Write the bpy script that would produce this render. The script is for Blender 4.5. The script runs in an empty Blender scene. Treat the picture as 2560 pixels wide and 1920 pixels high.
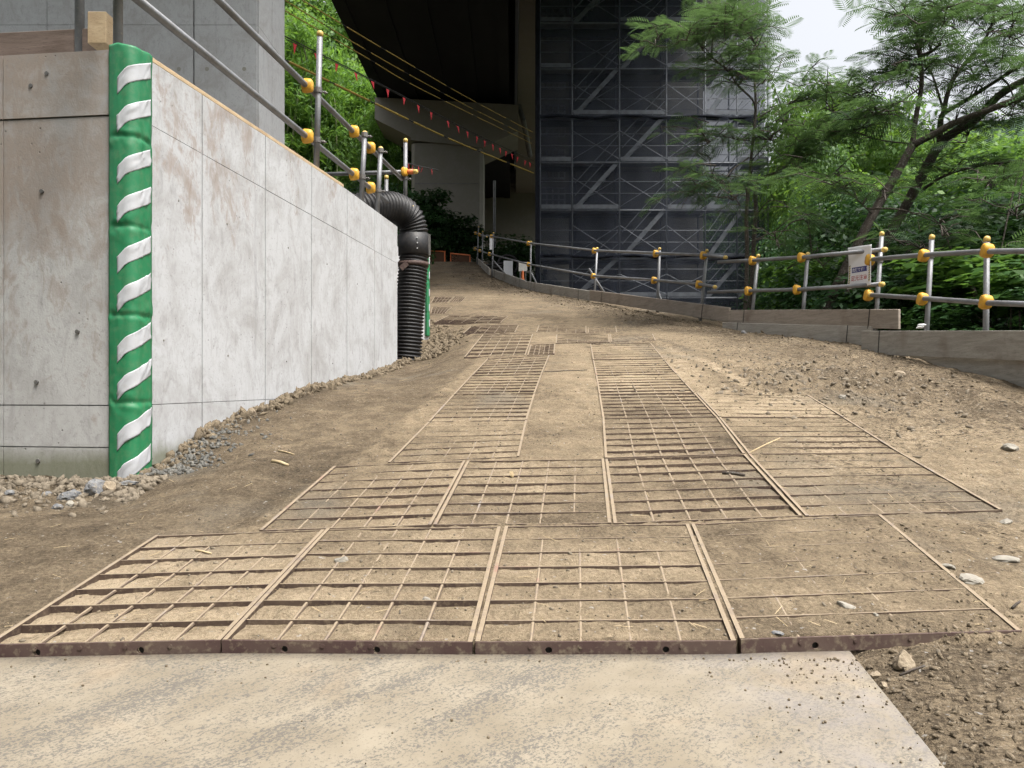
import bpy, math, random
import numpy as np
from mathutils import Vector, Matrix

# ------------------------------------------------------------------ camera, sky, sun, exposure
F = 1923.0          # focal length in pixels of the 2560 x 1920 frame
CH = 0.75           # camera height above the steel plate
scene = bpy.context.scene
cam_d = bpy.data.cameras.new('camera'); cam = bpy.data.objects.new('camera', cam_d)
scene.collection.objects.link(cam); scene.camera = cam
cam_d.sensor_width = 36.0; cam_d.lens = 36.0 * F / 2560.0
cam_d.clip_start = 0.05; cam_d.clip_end = 2000.0
cam.location = (0, 0, CH); cam.rotation_euler = (math.radians(90), 0, 0)

SUN_EL, SUN_AZ = math.radians(66), math.radians(135)     # azimuth measured from +Y towards +X
world = bpy.data.worlds.new('World'); scene.world = world; world.use_nodes = True
wn = world.node_tree; wn.nodes.clear()
sky = wn.nodes.new('ShaderNodeTexSky'); sky.sky_type = 'NISHITA'; sky.sun_disc = False
sky.sun_elevation = SUN_EL; sky.sun_rotation = SUN_AZ
sky.air_density = 1.0; sky.dust_density = 9.0; sky.ozone_density = 1.0
hsv = wn.nodes.new('ShaderNodeHueSaturation'); hsv.inputs['Saturation'].default_value = 0.22
bg = wn.nodes.new('ShaderNodeBackground'); bg.inputs['Strength'].default_value = 0.15
wo = wn.nodes.new('ShaderNodeOutputWorld')
wn.links.new(sky.outputs[0], hsv.inputs['Color']); wn.links.new(hsv.outputs[0], bg.inputs[0]); wn.links.new(bg.outputs[0], wo.inputs[0])

sun_d = bpy.data.lights.new('sun', 'SUN'); sun = bpy.data.objects.new('sun', sun_d)
scene.collection.objects.link(sun)
sun_d.energy = 1.5; sun_d.angle = math.radians(14); sun_d.color = (1.0, 0.955, 0.88)
sd = Vector((math.sin(SUN_AZ) * math.cos(SUN_EL), math.cos(SUN_AZ) * math.cos(SUN_EL), math.sin(SUN_EL)))
sun.rotation_euler = sd.to_track_quat('Z', 'Y').to_euler(); sun.location = (20, 10, 40)

vs = scene.view_settings
vs.view_transform = 'Standard'; vs.look = 'None'; vs.exposure = 1.28; vs.gamma = 1.0; vs.use_curve_mapping = False
scene.cycles.max_bounces = 5; scene.cycles.transparent_max_bounces = 14
scene.cycles.diffuse_bounces = 3; scene.cycles.glossy_bounces = 2; scene.cycles.transmission_bounces = 3
scene.cycles.use_denoising = True; scene.cycles.denoiser = 'OPENIMAGEDENOISE'; scene.cycles.denoising_prefilter = 'NONE'

COL = scene.collection
rnd = random.Random(7)
nr = np.random.RandomState(11)

# ------------------------------------------------------------------ helpers
def U(px, py, Y):
    """point at depth Y that the 2560x1920 picture shows at (px, py)"""
    return Vector(((px - 1280) / F * Y, Y, CH + (960 - py) / F * Y))

def smooth(a, b, x):
    t = np.clip((x - a) / (b - a), 0, 1); return t * t * (3 - 2 * t)

def _hash(ix, iy, s):
    n = (ix.astype(np.int64) * 374761393 + iy.astype(np.int64) * 668265263 + s * 974634777) & 0x7fffffff
    n = ((n ^ (n >> 13)) * 1274126177) & 0x7fffffff
    n = (n ^ (n >> 16)) & 0xffff
    return n / 65535.0

def vnoise(x, y, s=0):
    x = np.asarray(x, float); y = np.asarray(y, float)
    ix = np.floor(x); iy = np.floor(y); fx = x - ix; fy = y - iy
    fx = fx * fx * (3 - 2 * fx); fy = fy * fy * (3 - 2 * fy)
    a = _hash(ix, iy, s); b = _hash(ix + 1, iy, s); c = _hash(ix, iy + 1, s); d = _hash(ix + 1, iy + 1, s)
    return (a * (1 - fx) + b * fx) * (1 - fy) + (c * (1 - fx) + d * fx) * fy

def fbm(x, y, o=4, s=0):
    r = 0; a = .5; t = 0
    for k in range(o):
        r = r + a * vnoise(x * 2 ** k + 17.3 * k, y * 2 ** k - 9.1 * k, s + k); t += a; a *= .5
    return r / t

def tag(o, label=None, cat=None, group=None, kind=None):
    if label: o['label'] = label
    if cat: o['category'] = cat
    if group: o['group'] = group
    if kind: o['kind'] = kind
    return o

def thing(name, label, cat, loc, group=None):
    o = bpy.data.objects.new(name, None); COL.objects.link(o)
    o.empty_display_size = .1; o.location = loc
    return tag(o, label, cat, group)

def origin(parent):
    p = Vector((0, 0, 0))
    while parent is not None:
        p += Vector(parent.location); parent = parent.parent
    return p

class MB:
    def __init__(s): s.v = []; s.f = []
    def add(s, vs, fs):
        n = len(s.v); s.v += [tuple(v) for v in vs]; s.f += [tuple(i + n for i in f) for f in fs]; return s
    def hexa(s, p):          # 8 corners: bottom loop 0-3, top loop 4-7
        return s.add(p, [(0, 3, 2, 1), (4, 5, 6, 7), (0, 1, 5, 4), (1, 2, 6, 5), (2, 3, 7, 6), (3, 0, 4, 7)])
    def box(s, c, d):
        x, y, z = c; a, b, e = d[0] / 2, d[1] / 2, d[2] / 2
        return s.hexa([(x - a, y - b, z - e), (x + a, y - b, z - e), (x + a, y + b, z - e), (x - a, y + b, z - e),
                       (x - a, y - b, z + e), (x + a, y - b, z + e), (x + a, y + b, z + e), (x - a, y + b, z + e)])
    def beam(s, a, b, w, h, up=(0, 0, 1)):
        a = Vector(a); b = Vector(b); d = (b - a).normalized(); u = Vector(up)
        r = d.cross(u)
        if r.length < 1e-4: r = d.cross(Vector((1, 0, 0)))
        r.normalize(); u = r.cross(d).normalized()
        r *= w / 2; u *= h / 2
        return s.hexa([a - r - u, a + r - u, b + r - u, b - r - u, a - r + u, a + r + u, b + r + u, b - r + u])
    def tube(s, pts, r, seg=8, cap=True):
        pts = [Vector(p) for p in pts]; n = len(pts)
        rs = list(r) if hasattr(r, '__len__') else [r] * n
        prev = None; base = len(s.v)
        for i, p in enumerate(pts):
            d = (pts[min(i + 1, n - 1)] - pts[max(i - 1, 0)])
            d = d.normalized() if d.length > 1e-9 else Vector((0, 0, 1))
            if prev is None:
                a = d.cross(Vector((0, 0, 1)))
                if a.length < 1e-3: a = d.cross(Vector((0, 1, 0)))
                a.normalize()
            else:
                a = prev - d * prev.dot(d)
                if a.length < 1e-6: a = d.orthogonal()
                a.normalize()
            prev = a; b = d.cross(a)
            for k in range(seg):
                t = 2 * math.pi * k / seg
                s.v.append(tuple(p + (a * math.cos(t) + b * math.sin(t)) * rs[i]))
        for i in range(n - 1):
            for k in range(seg):
                k2 = (k + 1) % seg
                s.f.append((base + i * seg + k, base + i * seg + k2, base + (i + 1) * seg + k2, base + (i + 1) * seg + k))
        if cap:
            s.f.append(tuple(base + k for k in reversed(range(seg))))
            s.f.append(tuple(base + (n - 1) * seg + k for k in range(seg)))
        return s
    def prism(s, loop, off):
        n = len(loop); off = Vector(off)
        vsn = [Vector(p) for p in loop] + [Vector(p) + off for p in loop]
        fs = [tuple(reversed(range(n))), tuple(range(n, 2 * n))]
        fs += [(i, (i + 1) % n, n + (i + 1) % n, n + i) for i in range(n)]
        return s.add(vsn, fs)
    def build(s, name, mat, parent=None, smooth_=False):
        o = origin(parent)
        me = bpy.data.meshes.new(name)
        me.from_pydata([(v[0] - o.x, v[1] - o.y, v[2] - o.z) for v in s.v], [], s.f)
        me.materials.append(mat)
        if smooth_: me.polygons.foreach_set('use_smooth', [True] * len(me.polygons))
        ob = bpy.data.objects.new(name, me); COL.objects.link(ob); ob.parent = parent
        return ob

def np_mesh(name, V, Fc, mat, parent=None, smooth_=False):
    """V (n,3) world floats, Fc (m,k) ints, all faces with k corners"""
    o = origin(parent); V = np.asarray(V, np.float32) - np.array([o.x, o.y, o.z], np.float32)
    Fc = np.asarray(Fc, np.int32); m, k = Fc.shape
    me = bpy.data.meshes.new(name)
    me.vertices.add(len(V)); me.vertices.foreach_set('co', V.ravel())
    me.loops.add(m * k); me.loops.foreach_set('vertex_index', Fc.ravel())
    me.polygons.add(m); me.polygons.foreach_set('loop_start', np.arange(0, m * k, k, dtype=np.int32))
    me.polygons.foreach_set('loop_total', np.full(m, k, np.int32))
    if smooth_: me.polygons.foreach_set('use_smooth', np.ones(m, bool))
    me.update(calc_edges=True)
    me.materials.append(mat)
    ob = bpy.data.objects.new(name, me); COL.objects.link(ob); ob.parent = parent
    return ob

def scatter(tv, tf, R, T, S):
    """copies of template (tv, tf) with rotations R (k,3,3), places T (k,3), sizes S (k,) or (k,3)"""
    tv = np.asarray(tv, float); tf = np.asarray(tf)
    k = len(T); S = np.asarray(S, float)
    loc = tv[None] * (S[:, None, None] if S.ndim == 1 else S[:, None, :])
    V = np.einsum('kij,knj->kni', R, loc) + np.asarray(T)[:, None]
    Fc = tf[None] + (np.arange(k) * len(tv))[:, None, None]
    return V.reshape(-1, 3), Fc.reshape(-1, tf.shape[1])

def frames(n, up, rs=nr):
    """rotation matrices whose Z axis is n and whose Y axis is close to up"""
    n = n / (np.linalg.norm(n, axis=1, keepdims=True) + 1e-9)
    x = np.cross(up, n); x /= (np.linalg.norm(x, axis=1, keepdims=True) + 1e-9)
    y = np.cross(n, x)
    return np.stack([x, y, n], axis=2)

ICO_V = []; ICO_F = []
def _ico():
    t = (1 + 5 ** .5) / 2
    v = [(-1, t, 0), (1, t, 0), (-1, -t, 0), (1, -t, 0), (0, -1, t), (0, 1, t), (0, -1, -t), (0, 1, -t), (t, 0, -1), (t, 0, 1), (-t, 0, -1), (-t, 0, 1)]
    f = [(0, 11, 5), (0, 5, 1), (0, 1, 7), (0, 7, 10), (0, 10, 11), (1, 5, 9), (5, 11, 4), (11, 10, 2), (10, 7, 6), (7, 1, 8),
         (3, 9, 4), (3, 4, 2), (3, 2, 6), (3, 6, 8), (3, 8, 9), (4, 9, 5), (2, 4, 11), (6, 2, 10), (8, 6, 7), (9, 8, 1)]
    v = np.array(v, float); v /= np.linalg.norm(v[0]); return v, np.array(f)
ICO_V, ICO_F = _ico()
def _sub(v, f):
    v = [tuple(p) for p in v]; mid = {}; nf = []
    def m(a, b):
        k = (min(a, b), max(a, b))
        if k not in mid:
            p = (np.array(v[a]) + np.array(v[b])) / 2; p /= np.linalg.norm(p); v.append(tuple(p)); mid[k] = len(v) - 1
        return mid[k]
    for a, b, c in f:
        x, y, z = m(a, b), m(b, c), m(c, a); nf += [(a, x, z), (b, y, x), (c, z, y), (x, y, z)]
    return np.array(v), np.array(nf)
ICO2_V, ICO2_F = _sub(ICO_V, ICO_F)
ICO3_V, ICO3_F = _sub(ICO2_V, ICO2_F)

# ------------------------------------------------------------------ materials
def new_mat(name):
    m = bpy.data.materials.new(name); m.use_nodes = True
    nt = m.node_tree; b = nt.nodes['Principled BSDF']; return m, nt, b

class N:
    """small node-graph helper"""
    def __init__(s, nt): s.nt = nt
    def node(s, t, **kw):
        n = s.nt.nodes.new(t)
        for k, v in kw.items(): setattr(n, k, v)
        return n
    def link(s, a, b): s.nt.links.new(a, b)
    def setin(s, sock, v):
        if isinstance(v, bpy.types.NodeSocket): s.link(v, sock)
        else: sock.default_value = v
    def pos(s, obj=False, scale=None, rot=None):
        if obj: o = s.node('ShaderNodeTexCoord').outputs['Object']
        else: o = s.node('ShaderNodeNewGeometry').outputs['Position']
        if scale or rot:
            mp = s.node('ShaderNodeMapping')
            if scale: mp.inputs['Scale'].default_value = scale
            if rot: mp.inputs['Rotation'].default_value = rot
            s.link(o, mp.inputs['Vector']); o = mp.outputs[0]
        return o
    def noise(s, vec, scale, detail=4, rough=.55, dist=0):
        n = s.node('ShaderNodeTexNoise'); n.inputs['Scale'].default_value = scale
        n.inputs['Detail'].default_value = detail; n.inputs['Roughness'].default_value = rough; n.inputs['Distortion'].default_value = dist
        s.link(vec, n.inputs['Vector']); return n.outputs['Fac']
    def ramp(s, fac, stops):
        r = s.node('ShaderNodeValToRGB'); e = r.color_ramp.elements
        while len(e) > 1: e.remove(e[-1])
        for i, (p, c) in enumerate(stops):
            el = e[0] if i == 0 else e.new(p)
            el.position = p
            if not hasattr(c, '__len__'): c = (c, c, c)
            el.color = (c[0], c[1], c[2], 1)
        s.link(fac, r.inputs[0]); return r.outputs[0]
    def mix(s, f, a, b, mode='MIX'):
        m = s.node('ShaderNodeMix', data_type='RGBA', blend_type=mode)
        s.setin(m.inputs[0], f)
        for sock, v in ((m.inputs[6], a), (m.inputs[7], b)):
            if isinstance(v, tuple): v = (v[0], v[1], v[2], 1)
            s.setin(sock, v)
        return m.outputs[2]
    def math(s, op, a, b=0.0, clamp=False):
        m = s.node('ShaderNodeMath', operation=op, use_clamp=clamp); s.setin(m.inputs[0], a); s.setin(m.inputs[1], b); return m.outputs[0]
    def sep(s, v):
        n = s.node('ShaderNodeSeparateXYZ'); s.link(v, n.inputs[0]); return n.outputs
    def bump(s, h, strength=.3, dist=.01, normal=None):
        b = s.node('ShaderNodeBump'); b.inputs['Strength'].default_value = strength; b.inputs['Distance'].default_value = dist
        s.link(h, b.inputs['Height'])
        if normal is not None: s.link(normal, b.inputs['Normal'])
        return b.outputs[0]

def mottled(name, c1, c2, scale=6, rough=.7, bump=.2, bdist=.004, fine=60, metal=0.0, spec=.3, c3=None, obj=False, stretch=None):
    m, nt, b = new_mat(name); g = N(nt)
    p = g.pos(obj, stretch)
    n1 = g.noise(p, scale, 5, .6); n2 = g.noise(p, fine, 3, .6)
    col = g.mix(g.ramp(n1, [(.35, 0), (.68, 1)]), c1, c2)
    if c3: col = g.mix(g.ramp(n2, [(.52, 0), (.68, 1)]), col, c3)
    else: col = g.mix(.35, col, g.mix(g.ramp(n2, [(.3, .55), (.7, 1.3)]), (0, 0, 0), col, 'MULTIPLY') if False else col)
    g.link(col, b.inputs['Base Color'])
    b.inputs['Roughness'].default_value = rough; b.inputs['Metallic'].default_value = metal
    b.inputs['Specular IOR Level'].default_value = spec
    if bump: g.link(g.bump(g.math('ADD', n1, n2), bump, bdist), b.inputs['Normal'])
    return m

def leaf_mat(name, dark, light, trans=.35, rough=.5, vary=1.0):
    m, nt, b = new_mat(name); g = N(nt)
    geo = g.node('ShaderNodeNewGeometry')
    r = geo.outputs['Random Per Island']
    n = g.noise(geo.outputs['Position'], .55, 2)
    fac = g.math('ADD', g.math('MULTIPLY', r, .6 * vary), g.math('MULTIPLY', g.ramp(n, [(.35, 0), (.65, 1)]), .45), True)
    col = g.mix(fac, dark, light)
    nt.nodes.remove(b)
    d = g.node('ShaderNodeBsdfPrincipled'); g.link(col, d.inputs['Base Color']); d.inputs['Roughness'].default_value = rough; d.inputs['Specular IOR Level'].default_value = .25
    t = g.node('ShaderNodeBsdfTranslucent')
    g.link(g.mix(.5, col, (light[0] * 1.5, light[1] * 1.35, light[2] * .7)), t.inputs['Color'])
    mx = g.node('ShaderNodeMixShader'); mx.inputs[0].default_value = trans
    g.link(d.outputs[0], mx.inputs[1]); g.link(t.outputs[0], mx.inputs[2])
    g.link(mx.outputs[0], nt.nodes['Material Output'].inputs['Surface'])
    return m

def dirt_mat(name='dirt', attr=True):
    m, nt, b = new_mat(name); g = N(nt)
    p = g.pos()
    big = g.noise(p, 1.3, 5, .6, .4); mid = g.noise(p, 9, 5, .62, .3); fine = g.noise(p, 75, 5, .7); grain = g.noise(p, 330, 2, .6)
    if attr:
        a = g.node('ShaderNodeAttribute'); a.attribute_name = 'dust'; d = a.outputs['Fac']
    else: d = g.math('ADD', 0.35, 0.0)
    f = g.math('ADD', d, g.math('MULTIPLY', g.math('SUBTRACT', big, .5), .75))
    f = g.math('ADD', f, g.math('MULTIPLY', g.math('SUBTRACT', mid, .5), .65))
    f = g.math('ADD', f, g.math('MULTIPLY', g.math('SUBTRACT', fine, .5), 1.0))
    f = g.math('ADD', f, g.math('MULTIPLY', g.math('SUBTRACT', grain, .5), .35), True)
    col = g.ramp(f, [(0, (.030, .023, .016)), (.25, (.088, .068, .046)), (.5, (.175, .136, .091)), (.75, (.275, .216, .143)), (1, (.39, .312, .214))])
    cr = g.noise(g.pos(scale=(1, .55, 1)), 22, 6, .75, 1.2)
    col = g.mix(g.math('MULTIPLY', g.ramp(cr, [(.30, 1), (.43, 0)]), .8), col, (.055, .042, .03))
    if attr:
        a2 = g.node('ShaderNodeAttribute'); a2.attribute_name = 'crumb'; cm = a2.outputs['Fac']
        fk = g.noise(g.pos(scale=(.62, 1, 1)), 62, 5, .72, .6); fk2 = g.noise(p, 19, 4, .65, .4)
        ff = g.math('ADD', g.math('MULTIPLY', fk, .7), g.math('MULTIPLY', fk2, .3))
        col = g.mix(g.math('MULTIPLY', g.ramp(ff, [(.42, 1), (.505, 0)]), cm), col, (.060, .046, .032))
        col = g.mix(g.math('MULTIPLY', g.math('MULTIPLY', g.ramp(ff, [(.56, 0), (.64, 1)]), cm), .6), col, (.42, .37, .29))
    st = g.noise(p, 46, 2, .5)
    col = g.mix(g.ramp(st, [(.70, 0), (.74, .8)]), col, (.36, .34, .31))
    gs = g.noise(p, .9, 3, .6, .5)
    col = g.mix(g.math('MULTIPLY', g.ramp(gs, [(.58, 0), (.7, .55)]), .8), col, (.16, .145, .12))
    g.link(col, b.inputs['Base Color']); b.inputs['Roughness'].default_value = .95; b.inputs['Specular IOR Level'].default_value = .12
    h = g.math('ADD', g.math('MULTIPLY', fine, .7), g.math('MULTIPLY', grain, .25)); h = g.math('ADD', h, g.math('MULTIPLY', mid, 1.2))
    g.link(g.bump(g.math('ADD', h, g.math('MULTIPLY', cr, .8)), 1.0, .022), b.inputs['Normal'])
    return m

def concrete_mat(name, stain=1.0, base=(.50, .50, .495), brown=(.27, .225, .195), zsplit=1.9, moss=False, front=False, pale=None):
    """zsplit: height under which pale laitance covers the brown form face"""
    m, nt, b = new_mat(name); g = N(nt)
    p = g.pos(); x, y, z = g.sep(p)
    n1 = g.noise(g.pos(scale=(1.0, 1.0, .9)), 1.5, 6, .68, .8)
    n2 = g.noise(g.pos(scale=(1, 1, .45)), 14, 6, .72, .8)
    n3 = g.noise(p, 90, 3, .6)
    # weathering: brown shows in patches, more of it high on the wall
    zz = g.math('ADD', g.math('MULTIPLY', g.math('SUBTRACT', z, zsplit), .42), g.math('MULTIPLY', g.math('SUBTRACT', 5.0, y), .10 if zsplit > 2 and zsplit < 3 else 0.0))
    f = g.math('ADD', g.math('ADD', zz, g.math('MULTIPLY', g.math('SUBTRACT', n1, .5), 1.9)), g.math('MULTIPLY', g.math('SUBTRACT', n2, .5), 1.25))
    f = g.math('MULTIPLY', g.ramp(f, [(.0, 0), (.16, .55), (.45, 1)]), stain)
    col = g.mix(f, pale or base, brown)
    col = g.mix(g.math('MULTIPLY', g.ramp(n2, [(.3, 1), (.50, 0)]), .5), col, (.22, .21, .205))
    n4 = g.noise(p, 48, 5, .75, .5); col = g.mix(g.math('MULTIPLY', g.ramp(n4, [(.33, 1), (.45, 0)]), .4), col, (.16, .15, .14))
    col = g.mix(g.math('MULTIPLY', g.ramp(g.noise(p, 2.1, 6, .7, .8), [(.46, 0), (.66, 1)]), .55), col, (.25, .24, .228))
    drip = g.noise(g.pos(scale=(9, 9, .35)), 1.0, 5, .6)
    col = g.mix(g.math('MULTIPLY', g.ramp(drip, [(.58, 0), (.74, 1)]), .30), col, (.17, .165, .16))
    pit = g.node('ShaderNodeTexVoronoi'); pit.inputs['Scale'].default_value = 17; g.link(p, pit.inputs['Vector'])
    pw = g.noise(p, 3, 2)
    pr = g.math('MULTIPLY', g.ramp(pit.outputs['Distance'], [(.05, 1), (.11, 0)]), g.ramp(pw, [(.50, 0), (.6, 1)]))
    col = g.mix(g.math('MULTIPLY', pr, .75), col, (.07, .065, .06))
    if moss:
        mz = g.math('ADD', g.math('MULTIPLY', g.math('SUBTRACT', .44, z), 6.0), g.math('MULTIPLY', g.math('SUBTRACT', n1, .5), 1.6))
        col = g.mix(g.math('MULTIPLY', g.ramp(mz, [(.0, 0), (.6, 1)]), .75), col, (.105, .11, .055))
    g.link(col, b.inputs['Base Color']); b.inputs['Roughness'].default_value = .88; b.inputs['Specular IOR Level'].default_value = .2
    h = g.math('SUBTRACT', g.math('ADD', g.math('MULTIPLY', n2, .6), g.math('MULTIPLY', n3, .3)), g.math('MULTIPLY', pr, 1.2))
    g.link(g.bump(h, .35, .008), b.inputs['Normal'])
    return m

def steel_rust(name='rusty_grate_steel'):
    m, nt, b = new_mat(name); g = N(nt)
    geo = g.node('ShaderNodeNewGeometry'); p = geo.outputs['Position']
    nz = g.sep(geo.outputs['True Normal'])[2]
    n1 = g.noise(p, 7, 5, .65); n2 = g.noise(p, 60, 4, .7)
    paint = g.mix(g.ramp(n1, [(.4, 0), (.62, 1)]), (.050, .033, .026), (.085, .060, .044))  # dirty brown paint, darkened to include the shade on the bar sides
    dust = g.mix(n2, (.16, .122, .083), (.28, .222, .150))
    red = g.mix(g.ramp(g.noise(p, 4.5, 4, .7), [(.62, 0), (.72, .8)]), dust, (.20, .055, .06))
    grey = g.mix(g.ramp(g.noise(p, 3.1, 4, .7), [(.60, 0), (.70, 1)]), red, (.19, .18, .19))
    side = g.mix(g.ramp(n2, [(.50, 0), (.78, .6)]), paint, dust)
    grey = g.mix(.45, grey, (.25, .20, .14)); n6 = g.noise(p, 17, 6, .75, .5); n7 = g.noise(p, 110, 3, .7)
    top = g.mix(g.ramp(n6, [(.50, 0), (.66, .8)]), grey, (.15, .118, .10))
    top = g.mix(g.ramp(n7, [(.5, 0), (.68, .6)]), top, (.20, .15, .105))
    col = g.mix(g.ramp(nz, [(.35, 0), (.7, 1)]), side, top)
    g.link(col, b.inputs['Base Color']); b.inputs['Roughness'].default_value = .75; b.inputs['Specular IOR Level'].default_value = .25
    g.link(g.bump(n2, .4, .004), b.inputs['Normal'])
    return m

def plate_mat():
    m, nt, b = new_mat('dusty_steel_plate'); g = N(nt)
    r = (0, 0, math.radians(42))
    p = g.pos(); ps = g.pos(scale=(1, 1, 1), rot=r)
    mp = g.node('ShaderNodeMapping'); mp.inputs['Scale'].default_value = (4.5, .7, 1); g.link(ps, mp.inputs['Vector'])
    streak = g.noise(mp.outputs[0], 2.2, 5, .6, .3); patch = g.noise(p, 2.0, 4, .6); speck = g.noise(p, 130, 5, .82); mp2 = g.node('ShaderNodeMapping'); mp2.inputs['Scale'].default_value = (1.6, .55, 1); g.link(ps, mp2.inputs['Vector']); fl = g.noise(mp2.outputs[0], 80, 6, .8, .5)
    f = g.math('ADD', g.math('MULTIPLY', streak, .62), g.math('MULTIPLY', patch, .35))
    f = g.math('ADD', f, g.math('MULTIPLY', speck, 1.6)); f = g.math('ADD', f, g.math('MULTIPLY', fl, 1.1))
    x, y, z = g.sep(p)
    f = g.math('SUBTRACT', f, g.math('MULTIPLY', g.ramp(y, [(.0, 0), (1, 0)]), 0))
    steel = g.mix(patch, (.064, .060, .056), (.110, .102, .092))
    dust = g.mix(g.ramp(g.noise(p, 5, 4, .6), [(.35, 0), (.65, 1)]), (.185, .157, .115), (.24, .208, .157))
    col = g.mix(g.ramp(g.math('MULTIPLY', f, .4), [(.742, 0), (.775, .8)]), dust, steel)
    lil = g.math('MULTIPLY', g.ramp(x, [(.35, 0), (.75, 1)]), g.ramp(g.noise(p, 6, 5, .7, .5), [(.38, 0), (.62, 1)]))
    col = g.mix(g.math('MULTIPLY', lil, .7), col, (.20, .183, .172))
    rust = g.noise(p, 1.6, 4, .65, .6)
    col = g.mix(g.math('MULTIPLY', g.ramp(rust, [(.58, 0), (.72, 1)]), .4), col, (.245, .18, .112))
    g.link(col, b.inputs['Base Color']); b.inputs['Roughness'].default_value = .8; b.inputs['Specular IOR Level'].default_value = .25
    g.link(g.bump(g.math('ADD', speck, fl), .25, .004), b.inputs['Normal'])
    return m

def wood_mat(name, c1, c2, stretch):
    m, nt, b = new_mat(name); g = N(nt)
    p = g.pos(scale=stretch)
    n1 = g.noise(p, 3, 6, .65, .8); n2 = g.noise(g.pos(), 2.3, 3, .6); n3 = g.noise(p, 26, 4, .7)
    col = g.mix(g.ramp(n1, [(.35, 0), (.65, 1)]), c1, c2)
    col = g.mix(g.math('MULTIPLY', g.ramp(n2, [(.55, 0), (.75, 1)]), .6), col, (c1[0] * .55, c1[1] * .45, c1[2] * .4))
    col = g.mix(g.math('MULTIPLY', g.ramp(n3, [(.56, 0), (.66, 1)]), .5), col, (c1[0] * .4, c1[1] * .4, c1[2] * .4))
    g.link(col, b.inputs['Base Color']); b.inputs['Roughness'].default_value = .85; b.inputs['Specular IOR Level'].default_value = .2
    g.link(g.bump(n3, .4, .004), b.inputs['Normal'])
    return m

def pipe_mat(name='galvanised_pipe', c=(.215, .222, .235)):
    m, nt, b = new_mat(name); g = N(nt)
    p = g.pos(); n1 = g.noise(p, 5, 5, .65); n2 = g.noise(p, 55, 4, .7)
    col = g.mix(g.ramp(n1, [(.35, 0), (.7, 1)]), c, (c[0] * .62, c[1] * .6, c[2] * .58))
    col = g.mix(g.ramp(n2, [(.55, 0), (.75, .7)]), col, (.33, .29, .24))
    g.link(col, b.inputs['Base Color']); b.inputs['Metallic'].default_value = .45; b.inputs['Roughness'].default_value = .55
    g.link(g.bump(n2, .2, .002), b.inputs['Normal'])
    return m

def plastic(name, c, rough=.4, dirt=.25):
    m, nt, b = new_mat(name); g = N(nt)
    p = g.pos(); n = g.noise(p, 30, 5, .7)
    col = g.mix(g.math('MULTIPLY', g.ramp(n, [(.45, 0), (.75, 1)]), dirt), c, (.25, .20, .14))
    g.link(col, b.inputs['Base Color']); b.inputs['Roughness'].default_value = rough; b.inputs['Specular IOR Level'].default_value = .4
    return m

def net_mat(name, c, cover):
    m, nt, b = new_mat(name); g = N(nt)
    n = g.noise(g.pos(scale=(1, 1, .25)), 1.2, 4, .6)
    b.inputs['Base Color'].default_value = (*c, 1); b.inputs['Roughness'].default_value = .8; b.inputs['Specular IOR Level'].default_value = .1
    tr = g.node('ShaderNodeBsdfTransparent'); mx = g.node('ShaderNodeMixShader')
    g.link(g.math('ADD', g.math('MULTIPLY', n, .35), cover - .17), mx.inputs[0])
    g.link(tr.outputs[0], mx.inputs[1]); g.link(b.outputs[0], mx.inputs[2])
    g.link(mx.outputs[0], nt.nodes['Material Output'].inputs['Surface'])
    return m

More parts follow.
